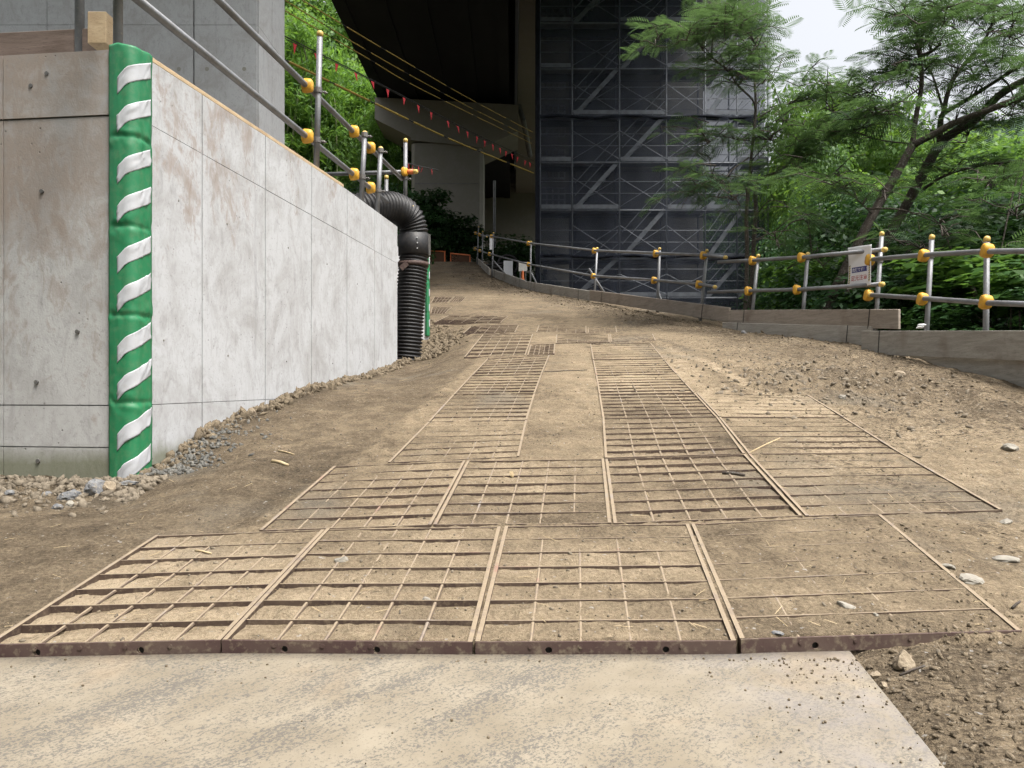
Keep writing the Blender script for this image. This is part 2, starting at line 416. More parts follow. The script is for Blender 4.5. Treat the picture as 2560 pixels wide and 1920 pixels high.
MAT = dict(
    dirt=dirt_mat(), soil=dirt_mat('hillside_soil', False), plate=plate_mat(), grate=steel_rust(),
    lip=mottled('red_brown_grate_edge', (.060, .034, .031), (.090, .062, .050), 6, .8, .4, .003, 45, c3=(.15, .118, .084)),
    wall=concrete_mat('wall_concrete', 1.0, zsplit=2.1, moss=True, base=(.44, .447, .458)),
    wallfront=concrete_mat('wall_concrete_front', 1.0, zsplit=.95, moss=True, base=(.40, .397, .388), brown=(.25, .21, .18)),
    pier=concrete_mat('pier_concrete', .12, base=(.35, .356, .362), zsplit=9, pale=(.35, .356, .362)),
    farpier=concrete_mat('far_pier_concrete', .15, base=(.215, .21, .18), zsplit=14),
    wood=wood_mat('weathered_plank', (.27, .25, .22), (.37, .35, .31), (1, 1, 9)),
    woodred=wood_mat('reddish_plank', (.235, .20, .165), (.33, .285, .24), (1, 1, 9)),
    ply=wood_mat('pale_timber', (.42, .31, .19), (.52, .40, .26), (2, 2, 8)),
    olddark=wood_mat('dark_old_timber', (.10, .075, .06), (.16, .12, .10), (1, 1, 9)),
    pipe=pipe_mat(), pipedark=pipe_mat('dull_grey_pipe', (.20, .205, .215)), clampsteel=pipe_mat('clamp_steel', (.15, .145, .14)),
    scaf=pipe_mat('scaffold_steel', (.22, .24, .265)), yellow=plastic('yellow_plastic', (.60, .32, .03), .45, .35), capyellow=plastic('pale_yellow_cap', (.55, .39, .11), .45),
    orange=plastic('orange_plastic', (.62, .16, .05), .5), black=plastic('black_polyethylene', (.016, .016, .018), .55, .10),
    green=plastic('green_sheet', (.016, .165, .066), .5, .2), white=plastic('white_tape', (.41, .42, .44), .55, .2),
    rubber=plastic('dark_strap', (.05, .028, .024), .7), cloth=plastic('white_cloth', (.80, .80, .82), .6, .03),
    blue=plastic('blue_print', (.025, .03, .19), .6, 0), red=plastic('red_print', (.42, .02, .022), .6, 0), ink=plastic('black_print', (.02, .02, .02), .6, 0),
    hazardy=plastic('yellow_print', (.62, .50, .16), .6, 0),
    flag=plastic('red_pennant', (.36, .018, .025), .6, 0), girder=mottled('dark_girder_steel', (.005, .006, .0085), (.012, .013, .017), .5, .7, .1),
    rockg=mottled('grey_rock', (.10, .104, .112), (.19, .19, .19), 14, .85, .6, .01, 80, c3=(.24, .215, .18)),
    rockt=mottled('tan_rock', (.19, .152, .105), (.28, .23, .165), 14, .9, .6, .01, 80, c3=(.16, .12, .085)),
    rockw=mottled('pale_stone', (.18, .165, .138), (.28, .26, .22), 20, .85, .4, .006, 90),
    clod=mottled('earth_clod', (.090, .070, .047), (.165, .130, .087), 20, .95, .6, .01, 120, c3=(.205, .165, .115)),
    crumb=mottled('dark_crumbs', (.075, .058, .040), (.155, .122, .082), 25, .95, .3, .004, 120),
    clodgrey=mottled('grey_mud_clod', (.085, .085, .08), (.16, .15, .13), 20, .95, .6, .01, 120),
    pebble=mottled('pebbles', (.10, .082, .060), (.21, .175, .13), 35, .9, .3, .004, 120),
    straw=mottled('straw', (.33, .25, .14), (.50, .40, .25), 20, .9, .1),
    bark=mottled('tree_bark', (.045, .036, .030), (.085, .070, .058), 9, .95, .7, .01, 50, c3=(.14, .135, .12)),
    barkpale=mottled('pale_bark', (.11, .10, .085), (.19, .175, .15), 8, .95, .6, .01, 45),
    bamboo=mottled('bamboo_culm', (.085, .115, .045), (.17, .19, .085), 3, .6, .1),
    fern=leaf_mat('mimosa_leaf', (.023, .058, .027), (.068, .124, .053), .5),
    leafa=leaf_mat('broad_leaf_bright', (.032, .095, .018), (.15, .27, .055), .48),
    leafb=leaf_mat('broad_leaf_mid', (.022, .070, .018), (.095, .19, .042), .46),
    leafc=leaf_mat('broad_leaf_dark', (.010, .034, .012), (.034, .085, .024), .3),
    bambleaf=leaf_mat('bamboo_leaf', (.045, .12, .02), (.14, .27, .05), .5),
    net=net_mat('dark_safety_net', (.042, .049, .068), .70), netveil=net_mat('fine_dark_veil_net', (.034, .040, .056), .34), netdark=net_mat('folded_net', (.012, .014, .02), .9),
    hill=mottled('far_wooded_hill', (.012, .032, .018), (.028, .060, .028), .35, .95, 1.0, .8, 2.5),
    lattice=mottled('lattice_concrete', (.55, .54, .50), (.66, .65, .60), 6, .9, .1),
    tin=plastic('crumpled_foil', (.6, .6, .6), .3, .1),
    paper=plastic('white_sheet', (.74, .75, .78), .5, 0), barrier=net_mat('brown_barrier_mesh', (.10, .055, .035), .85),
    yellowrope=plastic('yellow_cable_cover', (.22, .155, .025), .5), wire=plastic('black_wire', (.012, .012, .012), .5, 0),
    greywhite=mottled('pale_wall_face', (.50, .50, .51), (.62, .62, .63), 8, .9, .1),
)

# ------------------------------------------------------------------ ground shape
def ramp_z(y):
    y = np.asarray(y, float)
    z = .171 * y - .316
    z = z + np.where(y > 20, .7 * (np.clip(y - 20, 0, 11) / 11) ** 2, 0)
    z = np.where(y > 31, 5.685 + .05 * (np.clip(y, 31, 200) - 31), z)
    return z

def on_ramp(px, py, off=0.0):
    lo, hi = 1.0, 31.0
    k = (960 - py) / F
    for _ in range(60):
        mid = (lo + hi) / 2
        if CH + k * mid < float(ramp_z(mid)) + off: hi = mid
        else: lo = mid
    # the ray starts above the ramp and goes under it at the hit
    return U(px, py, (lo + hi) / 2)

XR_Y = [0, 5.96, 8.87, 11.1, 16.1, 21.5, 27, 31, 60]; XR_X = [4.2, 4.0, 4.05, 3.05, 2.0, .55, -.95, -1.4, -2]
def xr(y): return np.interp(y, XR_Y, XR_X)
def wallx(y): return -2.456 + .13 * y
WC = Vector((-1.944, 3.936, 0))                      # front corner of the retaining wall
def frontline(x): return 3.936 + (-1.944 - x) * .12  # y of the wall's short front face
PLATE_Y = 2.085
def plate_z(y): return .012 + .04 * (y - PLATE_Y)

# steel grate mats: corner pixels in the photo (front-left, front-right, back-right, back-left), dirt fill, label
GR = [
 ((-36,1612),(552,1600),(812,1324),(388,1339), .50, 'front row steel grate mat at the far left, its rods bare'),
 ((556,1600),(1181,1605),(1252,1316),(816,1322), .50, 'front row steel grate mat with red paint along its left edge'),
 ((1188,1605),(1840,1602),(1722,1310),(1262,1316), .68, 'front row steel grate mat right of the centre, half filled with earth'),
 ((1850,1598),(2553,1576),(2202,1286),(1728,1310), .80, 'front row steel grate mat at the far right, almost buried in earth'),
 ((648,1326),(1078,1312),(1164,1152),(834,1166), .55, 'second row steel grate mat at the left, next to the packed track'),
 ((1083,1312),(1528,1308),(1510,1147),(1168,1152), .66, 'second row steel grate mat in the middle with a stub of wood on it'),
 ((1534,1308),(2006,1290),(1864,1136),(1513,1147), .55, 'second row steel grate mat right of the middle with a stick on it'),
 ((2014,1290),(2506,1275),(2253,1132),(1870,1135), .80, 'second row steel grate mat at the far right beside the stony verge'),
 ((969,1156),(1298,1141),(1318,1050),(1070,1055), .86, 'left wheel track grate mat nearest the camera, mostly under earth'),
 ((1070,1054),(1318,1049),(1338,984),(1132,987), .70, 'left wheel track grate mat, second from the camera'),
 ((1133,986),(1338,983),(1355,936),(1177,939), .70, 'left wheel track grate mat, third from the camera'),
 ((1178,938),(1355,935),(1374,888),(1218,897), .62, 'left wheel track grate mat, fourth from the camera'),
 ((1512,1145),(1863,1134),(1794,1042),(1506,1046), .66, 'right wheel track grate mat nearest the camera'),
 ((1506,1045),(1793,1041),(1738,982),(1497,986), .60, 'right wheel track grate mat, second from the camera, with dark open cells'),
 ((1497,985),(1737,981),(1694,935),(1489,938), .74, 'right wheel track grate mat, third from the camera'),
 ((1489,937),(1693,934),(1660,897),(1482,900), .74, 'right wheel track grate mat, fourth from the camera'),
 ((1482,899),(1659,896),(1628,858),(1475,860), .80, 'right wheel track grate mat, farthest of its strip'),
 ((1871,1134),(2252,1131),(2112,1044),(1797,1043), .86, 'outer right grate mat behind the second row, sandy and half buried'),
 ((1797,1042),(2111,1043),(2020,988),(1741,983), .95, 'outer right grate mat with only its far bars showing in the sand'),
 ((1160,893),(1314,888),(1333,835),(1206,837), .50, 'dark grate mat lying askew left of the wheel tracks'),
 ((1318,888),(1386,884),(1388,860),(1326,862), .60, 'small grate mat end between the two wheel tracks'),
 ((1157,833),(1288,831),(1297,813),(1178,815), .50, 'narrow grate mat behind the askew one'),
 ((1389,858),(1524,855),(1523,835),(1391,836), .78, 'grate mat across the ramp above the right wheel track'),
 ((1527,855),(1640,852),(1632,834),(1525,835), .90, 'faint grate mat at the right end of the cross row'),
 ((1340,831),(1466,832),(1466,815),(1347,812), .72, 'grate mat in the upper cross row, left one'),
 ((1470,832),(1543,831),(1540,815),(1469,815), .84, 'grate mat in the upper cross row, right one'),
 ((1085,806),(1252,807),(1270,791),(1120,789), .50, 'grate mat running out from behind the wall end'),
 ((1076,784),(1113,783),(1130,768),(1080,768), .35, 'short dark red grate mat by the green edge pad'),
 ((1077,757),(1118,757),(1134,742),(1086,742), .35, 'dark red grate mat high on the ramp, left half'),
 ((1120,757),(1152,756),(1166,742),(1136,742), .35, 'dark red grate mat high on the ramp, right half'),
]
GQ = []
for (a, b, c, d, fill, lab) in GR:
    GQ.append(([on_ramp(*a), on_ramp(*b), on_ramp(*c), on_ramp(*d)], fill, lab))

_fl = []
for q_ in range(4): _fl += [GQ[q_][0][0], GQ[q_][0][1]]
FLX = [-4.0] + [p.x for p in _fl] + [3.0]; FLY = [_fl[0].y] + [p.y for p in _fl] + [_fl[-1].y + .02]
def frontbar(x): return np.interp(x, FLX, FLY)

def inv_bilinear(Q, x, y):
    A, B, C, D = [np.array((q.x, q.y)) for q in Q]
    s = np.full(x.shape, .5); t = np.full(x.shape, .5)
    e = B - A; f = D - A; g = A - B + C - D
    for _ in range(6):
        rx = A[0] + s * e[0] + t * f[0] + s * t * g[0] - x; ry = A[1] + s * e[1] + t * f[1] + s * t * g[1] - y
        a = e[0] + t * g[0]; b = f[0] + s * g[0]; c = e[1] + t * g[1]; d = f[1] + s * g[1]
        det = a * d - b * c; det = np.where(np.abs(det) < 1e-9, 1e-9, det)
        s = s - (d * rx - b * ry) / det; t = t - (-c * rx + a * ry) / det
    return s, t

def ground(x, y):
    """height and dust cover of the dirt sheet"""
    x = np.asarray(x, float); y = np.asarray(y, float)
    zr = ramp_z(y)
    n1 = fbm(x * 1.1, y * 1.1, 4, 3); n2 = fbm(x * 6, y * 6, 4, 9); n3 = fbm(x * 28, y * 28, 3, 21)
    n5 = fbm(x * 75, y * 75, 2, 27); loose = fbm(x * 1.7 + 5, y * 1.7, 3, 91)
    rough = smooth(.42, .62, loose)
    z = zr - .004 + (n1 - .5) * .05 * smooth(2.2, 6, y) + (n2 - .5) * .022 + (n3 - .5) * (.008 + .016 * rough) + (n5 - .5) * (.003 + .007 * rough)
    # packed track left of the mats is a little lower and smoother
    leftedge = np.interp(y, [1.5, 2.1, 3.0, 3.95, 7.8, 12], [-1.6, -1.42, -1.0, -.78, -.28, -.9])
    tr = smooth(.02, .12, leftedge - x)
    z = z - tr * .016 * smooth(12, 7, y) - tr * ((n3 - .5) * .012 * rough + (n5 - .5) * .006 * rough)
    dust = .56 + 0 * x
    dust = dust + (n3 - .5) * .35 * rough * (1 - .7 * tr) - tr * .17 * smooth(11, 8, y)
    right = smooth(0.7, 1.4, x - np.interp(y, [2, 8], [.6, .5]))
    dust = dust + right * (.04 + .10 * smooth(5.5, 4.2, y)) * smooth(12, 8, y)
    dust = np.where(y > 8, dust - .10 * smooth(8, 12, y), dust)
    br = np.exp(-(((x - 1.35) / .75) ** 2 + ((y - 6.6) / 1.9) ** 2)); dust = dust + .28 * br
    # rough loose verge at the right
    ve = smooth(.9, .3, np.abs(x - (xr(y) - .55))) * smooth(4, 5, y)
    z = z + ve * (fbm(x * 9, y * 9, 4, 40) - .42) * .07
    dust = dust - ve * .12 + ve * (n2 - .5) * .3
    lo = np.exp(-(((x - 2.55) / .8) ** 2 + ((y - 6.3) / 1.3) ** 2))
    z = z + lo * (np.abs(fbm(x * 10, y * 10, 4, 33) - .5)) * .16; dust = dust - lo * .14
    # tyre marks
    for cx0, cx1 in ((1.45, 1.0), (2.0, 1.75)):
        cx = cx0 + (y - 4) * (cx1 - cx0) / 5 + .05 * np.sin(y * 1.1)
        tm = np.exp(-((x - cx) / .07) ** 2) * smooth(4.2, 5.5, y) * smooth(11, 8, y)
        z = z - tm * .012; dust = dust + tm * .16 - .14 * (np.exp(-((x - cx - .13) / .05) ** 2) + np.exp(-((x - cx + .13) / .05) ** 2)) * smooth(4.2, 5.5, y) * smooth(11, 8, y)
    # dirt in the grate cells
    GD = [.76, .70, .66, .55, .70, .58, .57, .60, .58, .63, .61, .58, .56, .50, .66, .68, .62, .62, .70]
    crumb = np.zeros_like(x)
    for gi_, (Q, fill, lab) in enumerate(GQ):
        xs = [q.x for q in Q]; ys = [q.y for q in Q]
        sel = (x > min(xs) - .02) & (x < max(xs) + .02) & (y > min(ys) - .02) & (y < max(ys) + .02)
        if not sel.any(): continue
        s, t = inv_bilinear(Q, x[sel], y[sel])
        ins = smooth(-.004, .004, s) * smooth(1.004, .996, s) * smooth(-.004, .004, t) * smooth(1.004, .996, t)
        ph = (t * 7) % 1.0
        nn = fbm(x[sel] * 2.3, y[sel] * 2.3, 3, 61); nm = fbm(x[sel] * 11, y[sel] * 11, 3, 71); nf = fbm(x[sel] * 40, y[sel] * 40, 2, 81)
        deep = np.clip((1.0 - fill) * .95 + (nn - .5) * .9 + (.35 - t) * .35 - .05, 0, 1)
        bury = np.clip((nn - .56) * 4, 0, 1) * max(0, fill - .55) * 2.0
        zc = zr[sel] - .0024 + bury * .007 - deep * .0135 - (nm - .5) * .007 - (nf - .5) * .005
        zc = zc - deep * .016 * smooth(.45, 1.0, ph) - deep * .006 * smooth(.25, 0, ph)
        z[sel] = z[sel] * (1 - ins) + zc * ins
        dv = (GD[gi_] if gi_ < len(GD) else .52) + .26 * (nn - .5) * 2 + .05 * (1 - t) - deep * .14 * smooth(.3, 1, ph)
        crumb[sel] = np.maximum(crumb[sel], ins * max(0, .75 - (GD[gi_] if gi_ < len(GD) else .52)) * 2.2 * smooth(.35, .6, nn))
        dust[sel] = dust[sel] * (1 - ins) + dv * ins
        crumb_in = ins
    # hole behind the second grate
    hx, hy = on_ramp(1095, 1480).x, on_ramp(1095, 1480).y
    z = z - .045 * np.exp(-(((x - hx - .02) / .055) ** 2 + ((y - hy) / .04) ** 2))
    # in front of the mats: under the plate, and level with it at the right
    fy = frontbar(x) + .016 * smooth(1.25, 1.0, x) - .05 * smooth(1.15, 1.5, x)
    fr = smooth(-.004, .004 + .05 * smooth(1.1, 1.5, x), fy - y)
    under = plate_z(y) - .035
    side = plate_z(y) - .006 + (n2 - .5) * .03 + (n3 - .5) * .014 + .028 * smooth(1.05, 1.5, x) * smooth(1.6, 2.1, y)
    side = side + .03 * np.exp(-(((x - 1.13) / .10) ** 2 + ((y - 2.03) / .10) ** 2))
    pe = .86 + (y - 1.52) * .13
    sm = smooth(-.03, .05, x - pe)
    zf = under * (1 - sm) + side * sm
    z = z * (1 - fr) + zf * fr
    dust = np.where(fr > .5, .36 + .1 * n1 + (n2 - .5) * .3, dust)
    # terrace behind the wall, hillside
    t1 = smooth(.08, .22, wallx(y) - x) * smooth(.06, .2, y - frontline(x)) * (y < 8.75)
    t1 = np.maximum(t1, smooth(.08, .22, -1.6 - x) * ((y >= 8.75) & (y < 10.85)))
    t1 = np.maximum(t1, smooth(.08, .22, (-1.17 - (y - 10.8) * .45) - x) * (y >= 10.85))
    zt = 2.42 + np.clip(y - 14, 0, 40) * .16 + np.clip(-x - 3.6 - .05 * (y - 14), 0, 40) * .55 * smooth(15, 21, y) + (n1 - .5) * .1
    zt = np.where(y > 14, np.maximum(zt, z), zt)
    z = z * (1 - t1) + zt * t1
    dust = dust * (1 - t1) + .12 * t1
    # foot of the wall: heaped soil
    wd = np.where(y < frontline(x), frontline(x) - y, x - wallx(y))
    wd = np.where((x < -1.944) & (y < 4), np.abs(frontline(x) - y), np.where(y < 9.2, np.abs(x - wallx(y)), 9))
    hp = np.exp(-(wd / .16) ** 2) * (1 - t1)
    z = z + hp * (.006 + .06 * (fbm(x * 5, y * 5, 3, 55) - .42)) - .085 * smooth(-1.35, -1.9, x) * smooth(2.9, 3.6, y) * smooth(4.6, 4.1, y) * (1 - t1); dust = dust - hp * .18
    z = z - .20 * smooth(5.6, 8.6, y) * smooth(-.45, -1.1, x) * smooth(12.5, 10.2, y) * (1 - t1)
    # beyond the railing the ground falls away to the valley
    dx = x - xr(y) - .30
    zfloor = -1.6 + .10 * np.clip(y - 8, 0, 60) + (n1 - .5) * .5
    dr = smooth(0, 2.6, dx)
    z = z * (1 - dr) + np.minimum(zfloor, z) * dr
    dust = dust - dr * .4
    right2 = smooth(.75, 1.3, x - np.interp(y, [2, 3.2, 4, 8], [.55, .55, .35, .2])) * (1 - dr)
    crumb = np.maximum(crumb, right2 * (.45 + .55 * smooth(.38, .6, fbm(x * 1.3, y * 1.3, 3, 63))))
    crumb = np.maximum(crumb, np.clip(ve, 0, 1)); crumb = np.maximum(crumb, np.where(fr > .5, .9, 0)); crumb = np.maximum(crumb, .25 * tr)
    crumb = crumb * (1 - .8 * br)
    return z, dust, crumb

def sheet(name, ys, us, mat, zoff=0.0, fan=True):
    Y = np.repeat(ys, len(us)); X = np.tile(us, len(ys))
    if fan: X = X * (Y + 1.0)
    z, dust, crumb = ground(X, Y)
    V = np.stack([X, Y, z + zoff], 1)
    n = len(us); i = np.arange(len(ys) - 1)[:, None] * n + np.arange(n - 1)[None]
    Fc = np.stack([i, i + 1, i + n + 1, i + n], -1).reshape(-1, 4)
    o = np_mesh(name, V, Fc, mat, None, True)
    at = o.data.attributes.new('dust', 'FLOAT', 'POINT'); at.data.foreach_set('value', np.clip(dust, 0, 1).astype(np.float32))
    at = o.data.attributes.new('crumb', 'FLOAT', 'POINT'); at.data.foreach_set('value', np.clip(crumb, 0, 1).astype(np.float32))
    return tag(o, kind='structure')

ys = [.7]
while ys[-1] < 60:
    y = ys[-1]; ys.append(y + (.0048 * y if 1.6 < y < 9 else .0105 * y if y >= 9 else .02 * y))
sheet('ground', np.array(ys), np.concatenate([np.linspace(-1.25, -.62, 50), np.linspace(-.615, .615, 500), np.linspace(.62, 1.25, 50)]), MAT['dirt'])

# wide terrain round the site, below the detailed sheet, out to the valley and hills
def terrain():
    xs = np.concatenate([np.linspace(-260, -42, 30), np.linspace(-40, 40, 90), np.linspace(42, 420, 45)])
    yy = np.concatenate([np.linspace(-120, -6, 20), np.linspace(-5, 70, 90), np.linspace(75, 520, 50)])
    Y = np.repeat(yy, len(xs)); X = np.tile(xs, len(yy))
    yc = np.clip(Y, .7, 59)
    z = ground(X, yc)[0]
    z = z - .4 - 1.2 * smooth(4, 9, X - xr(yc)) - 4.0 * smooth(22, 15, Y) * smooth(-30, -24, X) * smooth(8, 4, X)
    z = np.where(Y < .7, np.minimum(z, -.4) + np.where(X < -3, .5, 0), z)
    z = np.where(X < -22, z.clip(None, 30) + (fbm(X * .05, Y * .05, 3, 5) - .5) * 6, z)
    hill = smooth(60, 240, X * .55 + Y * .75 - 60) * 75 * (.55 + .9 * fbm(X * .009, Y * .009, 4, 77)) * smooth(-10, 60, X)
    z = z + smooth(-9, -45, Y) * (26 + 10 * fbm(X * .03, Y * .03, 3, 15))      # unseen wooded rise added behind the camera to block frontal sky light
    z = z + hill + smooth(70, 200, Y) * smooth(20, -60, X) * 55
    n = len(xs); i = np.arange(len(yy) - 1)[:, None] * n + np.arange(n - 1)[None]
    Fc = np.stack([i, i + 1, i + n + 1, i + n], -1).reshape(-1, 4)
    # leave a gap nowhere: the sheet passes under the detailed ground
    tag(np_mesh('terrain', np.stack([X, Y, z], 1), Fc, MAT['hill'], None, True), kind='structure')
terrain()
def gz(x, y): return float(ground(np.array([x]), np.array([y]))[0][0])

# ------------------------------------------------------------------ steel plate and grate mats
def plate():
    ny, nx = 26, 46
    vsn = []; fs = []
    for j in range(ny):
        for i in range(nx):
            u = i / (nx - 1); v = j / (ny - 1)
            y = .45 + v * (PLATE_Y - .45)
            xe = .86 + (y - 1.52) * .13
            x = -2.6 + u * (xe + 2.6)
            yy = y + v * (float(frontbar(x)) - .012 - PLATE_Y)
            vsn.append((x, yy, plate_z(yy) + .0022 * math.sin(x * 2.1 + y) * math.cos(y * 2.7)))
    n = len(vsn)
    vsn += [(a, b, c - .024) for a, b, c in vsn]
    for j in range(ny - 1):
        for i in range(nx - 1):
            a = j * nx + i; fs.append((a, a + 1, a + nx + 1, a + nx)); fs.append((n + a + nx, n + a + nx + 1, n + a + 1, n + a))
    for i in range(nx - 1):
        fs.append((i + 1, i, n + i, n + i + 1)); k = (ny - 1) * nx + i; fs.append((k, k + 1, n + k + 1, n + k))
    for j in range(ny - 1):
        k = j * nx; fs.append((k, k + nx, n + k + nx, n + k)); k = j * nx + nx - 1; fs.append((k + nx, k, n + k, n + k + nx))
    o = MB().add(vsn, fs).build('steel_road_plate', MAT['plate'], None, True)
    for p in o.data.polygons: p.use_smooth = abs(p.normal.z) > .5
    tag(o, 'dusty steel road plate lying flat in front of the grate mats', 'steel plate')
plate()

def bil(Q, s, t):
    A, B, C, D = Q
    return A * (1 - s) * (1 - t) + B * s * (1 - t) + C * s * t + D * (1 - s) * t

def bar(mb, a, b, w, top, h):
    """flat bar standing on edge from a to b, its top at height a.z/b.z + top"""
    d = b - a; r = Vector((d.y, -d.x, 0)).normalized() * (w / 2)
    za = Vector((0, 0, top)); zb = Vector((0, 0, top - h))
    return mb.hexa([a - r + zb, a + r + zb, b + r + zb, b - r + zb, a - r + za, a + r + za, b + r + za, b - r + za])

def holed_bar(a, b, w, top, h, holes):
    """front frame bar with round drain holes right through it (holes: fractions along the bar)"""
    mb = MB(); d = (b - a); L = d.length; d = d / L
    nrm = Vector((d.y, -d.x, 0)).normalized()          # towards the camera
    hw = .5 * .8 * h
    cuts = [0.0]
    for q in holes: cuts += [q * L - hw, q * L + hw]
    cuts.append(L)
    def P(x, z, k): return a + d * x + nrm * (w / 2 * k) + Vector((0, 0, top - h + z))
    for i in range(len(cuts) - 1):
        x0, x1 = cuts[i], cuts[i + 1]
        if i % 2 == 0:
            mb.hexa([P(x0, 0, -1), P(x0, 0, 1), P(x1, 0, 1), P(x1, 0, -1), P(x0, h, -1), P(x0, h, 1), P(x1, h, 1), P(x1, h, -1)])
        else:
            cx = (x0 + x1) / 2; cz = h * .42; R = h * .24; m = 16
            out = []
            for k in range(m):
                t = 2 * math.pi * k / m; c, s_ = math.cos(t), math.sin(t)
                q = min(hw / abs(c) if abs(c) > 1e-6 else 9, (h - cz if s_ > 0 else cz) / abs(s_) if abs(s_) > 1e-6 else 9)
                out.append((cx + c * q, cz + s_ * q, cx + c * R, cz + s_ * R))
            # square the corners of the outer loop
            base = len(mb.v)
            for k in (1, -1):
                for o in out: mb.v.append(tuple(P(o[0], o[1], k)))
                for o in out: mb.v.append(tuple(P(o[2], o[3], k)))
            for k in range(m):
                k2 = (k + 1) % m
                mb.f.append((base + k, base + k2, base + m + k2, base + m + k))
                mb.f.append((base + 2 * m + k2, base + 2 * m + k, base + 3 * m + k, base + 3 * m + k2))
                mb.f.append((base + m + k, base + m + k2, base + 3 * m + k2, base + 3 * m + k))
                if out[k][1] > h - 1e-4 and out[k2][1] > h - 1e-4 or out[k][1] < 1e-4 and out[k2][1] < 1e-4:
                    mb.f.append((base + k2, base + k, base + 2 * m + k, base + 2 * m + k2))
            # small corner fillers so that the bar stays a full rectangle
            for sx in (-1, 1):
                for (z0, zz) in ((0, -1), (h, 1)):
                    cand = [o for o in out if (o[0] - cx) * sx > 0 and (o[1] - cz) * zz > 0]
                    ex = [o for o in cand if abs(abs(o[0] - cx) - hw) < 1e-5]; ez = [o for o in cand if abs(o[1] - z0) < 1e-5]
                    if ex and ez:
                        e1 = max(ex, key=lambda o: zz * o[1]); e2 = max(ez, key=lambda o: sx * o[0])
                        tri = [P(e1[0], e1[1], 1), P(cx + sx * hw, z0, 1), P(e2[0], e2[1], 1)]
                        mb.prism(tri, nrm * (-w))
    return mb

for gi, (Q, fill, lab) in enumerate(GQ):
    near = gi < 8
    root = thing('steel_grate_mat', lab, 'grate mat', (Q[0] + Q[2]) / 2, 'steel grate mats laid on the ramp')
    if near: root['group'] = 'steel grate mats laid on the ramp'
    dz = .002 if fill < .9 else .004
    jit = lambda: rnd.uniform(-.0012, .0012)
    fw = .0135
    A, B, C, D = Q
    ua = (B - A).normalized(); ub = (C - D).normalized()
    # side frames
    for (p, q, s) in ((A, D, 1), (B, C, -1)):
        p = p + ua * (s * fw * .5); q = q + ub * (s * fw * .5)
        bar(MB(), p, q, fw, dz + jit(), .036).build('side_bar', MAT['grate'], root)
    ia = A + ua * fw; ib = B - ua * fw; ic = C - ub * fw; id_ = D + ub * fw
    IQ = (ia, ib, ic, id_)
    fl = (D - A).normalized() * .004
    if gi < 4:
        hs = [(.22, .67), (.25, .62), (.28, .73), (.26,)][gi]
        if gi == 0: hs = (.22, .66)
        holed_bar(A + ua * .001 - fl * .2, B - ua * .001 - fl * .2, .009, .001, .040, hs).build('front_bar', MAT['lip'], root)
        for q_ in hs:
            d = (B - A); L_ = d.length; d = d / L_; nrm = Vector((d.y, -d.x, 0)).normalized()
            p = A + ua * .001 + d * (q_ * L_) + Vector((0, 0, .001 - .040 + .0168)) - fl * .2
            MB().tube([p - nrm * .0075, p - nrm * .0052], .0097, 14).build('hole_shade', MAT['wire'], root)  # near-black disc standing in for the shade inside the hole
        for k in range(1, 5):
            p = bil(IQ, k / 5, 0) - fl * 1.6 + Vector((0, 0, -.011))
            d = (B - A).normalized(); nrm = Vector((d.y, -d.x, 0)).normalized()
            MB().tube([p, p + nrm * .0015], .0062, 12).build('rod_end', MAT['lip'], root)
    else:
        bar(MB(), ia + fl, ib + fl, .009, jit(), .034).build('front_bar', MAT['grate'], root)
    bar(MB(), id_ - fl, ic - fl, .009, jit(), .034).build('back_bar', MAT['grate'], root)
    for k in range(1, 7):
        bar(MB(), bil(IQ, 0, k / 7) , bil(IQ, 1, k / 7), .0078, -.001 + jit(), .034).build('cross_bar', MAT['grate'], root)
    for k in range(1, 5):
        o = Vector((0, 0, -.0097))
        MB().tube([bil(IQ, k / 5, .005) + o, bil(IQ, k / 5, .995) + o], .0062, 7).build('rod', MAT['grate'], root)

# ------------------------------------------------------------------ retaining wall
def wtop(y): return CH + min(1.715 + .028 * (y - 3.936), 1.80)
def quad_slab(mb, p, q, z0, z1, n, t):
    """slab on the vertical plane through p-q, its face pushed out by n*0, thickness t inwards"""
    n = Vector(n)
    a, b = Vector((p[0], p[1], 0)), Vector((q[0], q[1], 0))
    i = n * (-t)
    za, zb = z1 if isinstance(z1, tuple) else (z1, z1)
    Z0, Z1, Z2 = Vector((0, 0, z0)), Vector((0, 0, za)), Vector((0, 0, zb))
    return mb.hexa([a + Z0, b + Z0, b + i + Z0, a + i + Z0, a + Z1, b + Z2, b + i + Z2, a + i + Z1])

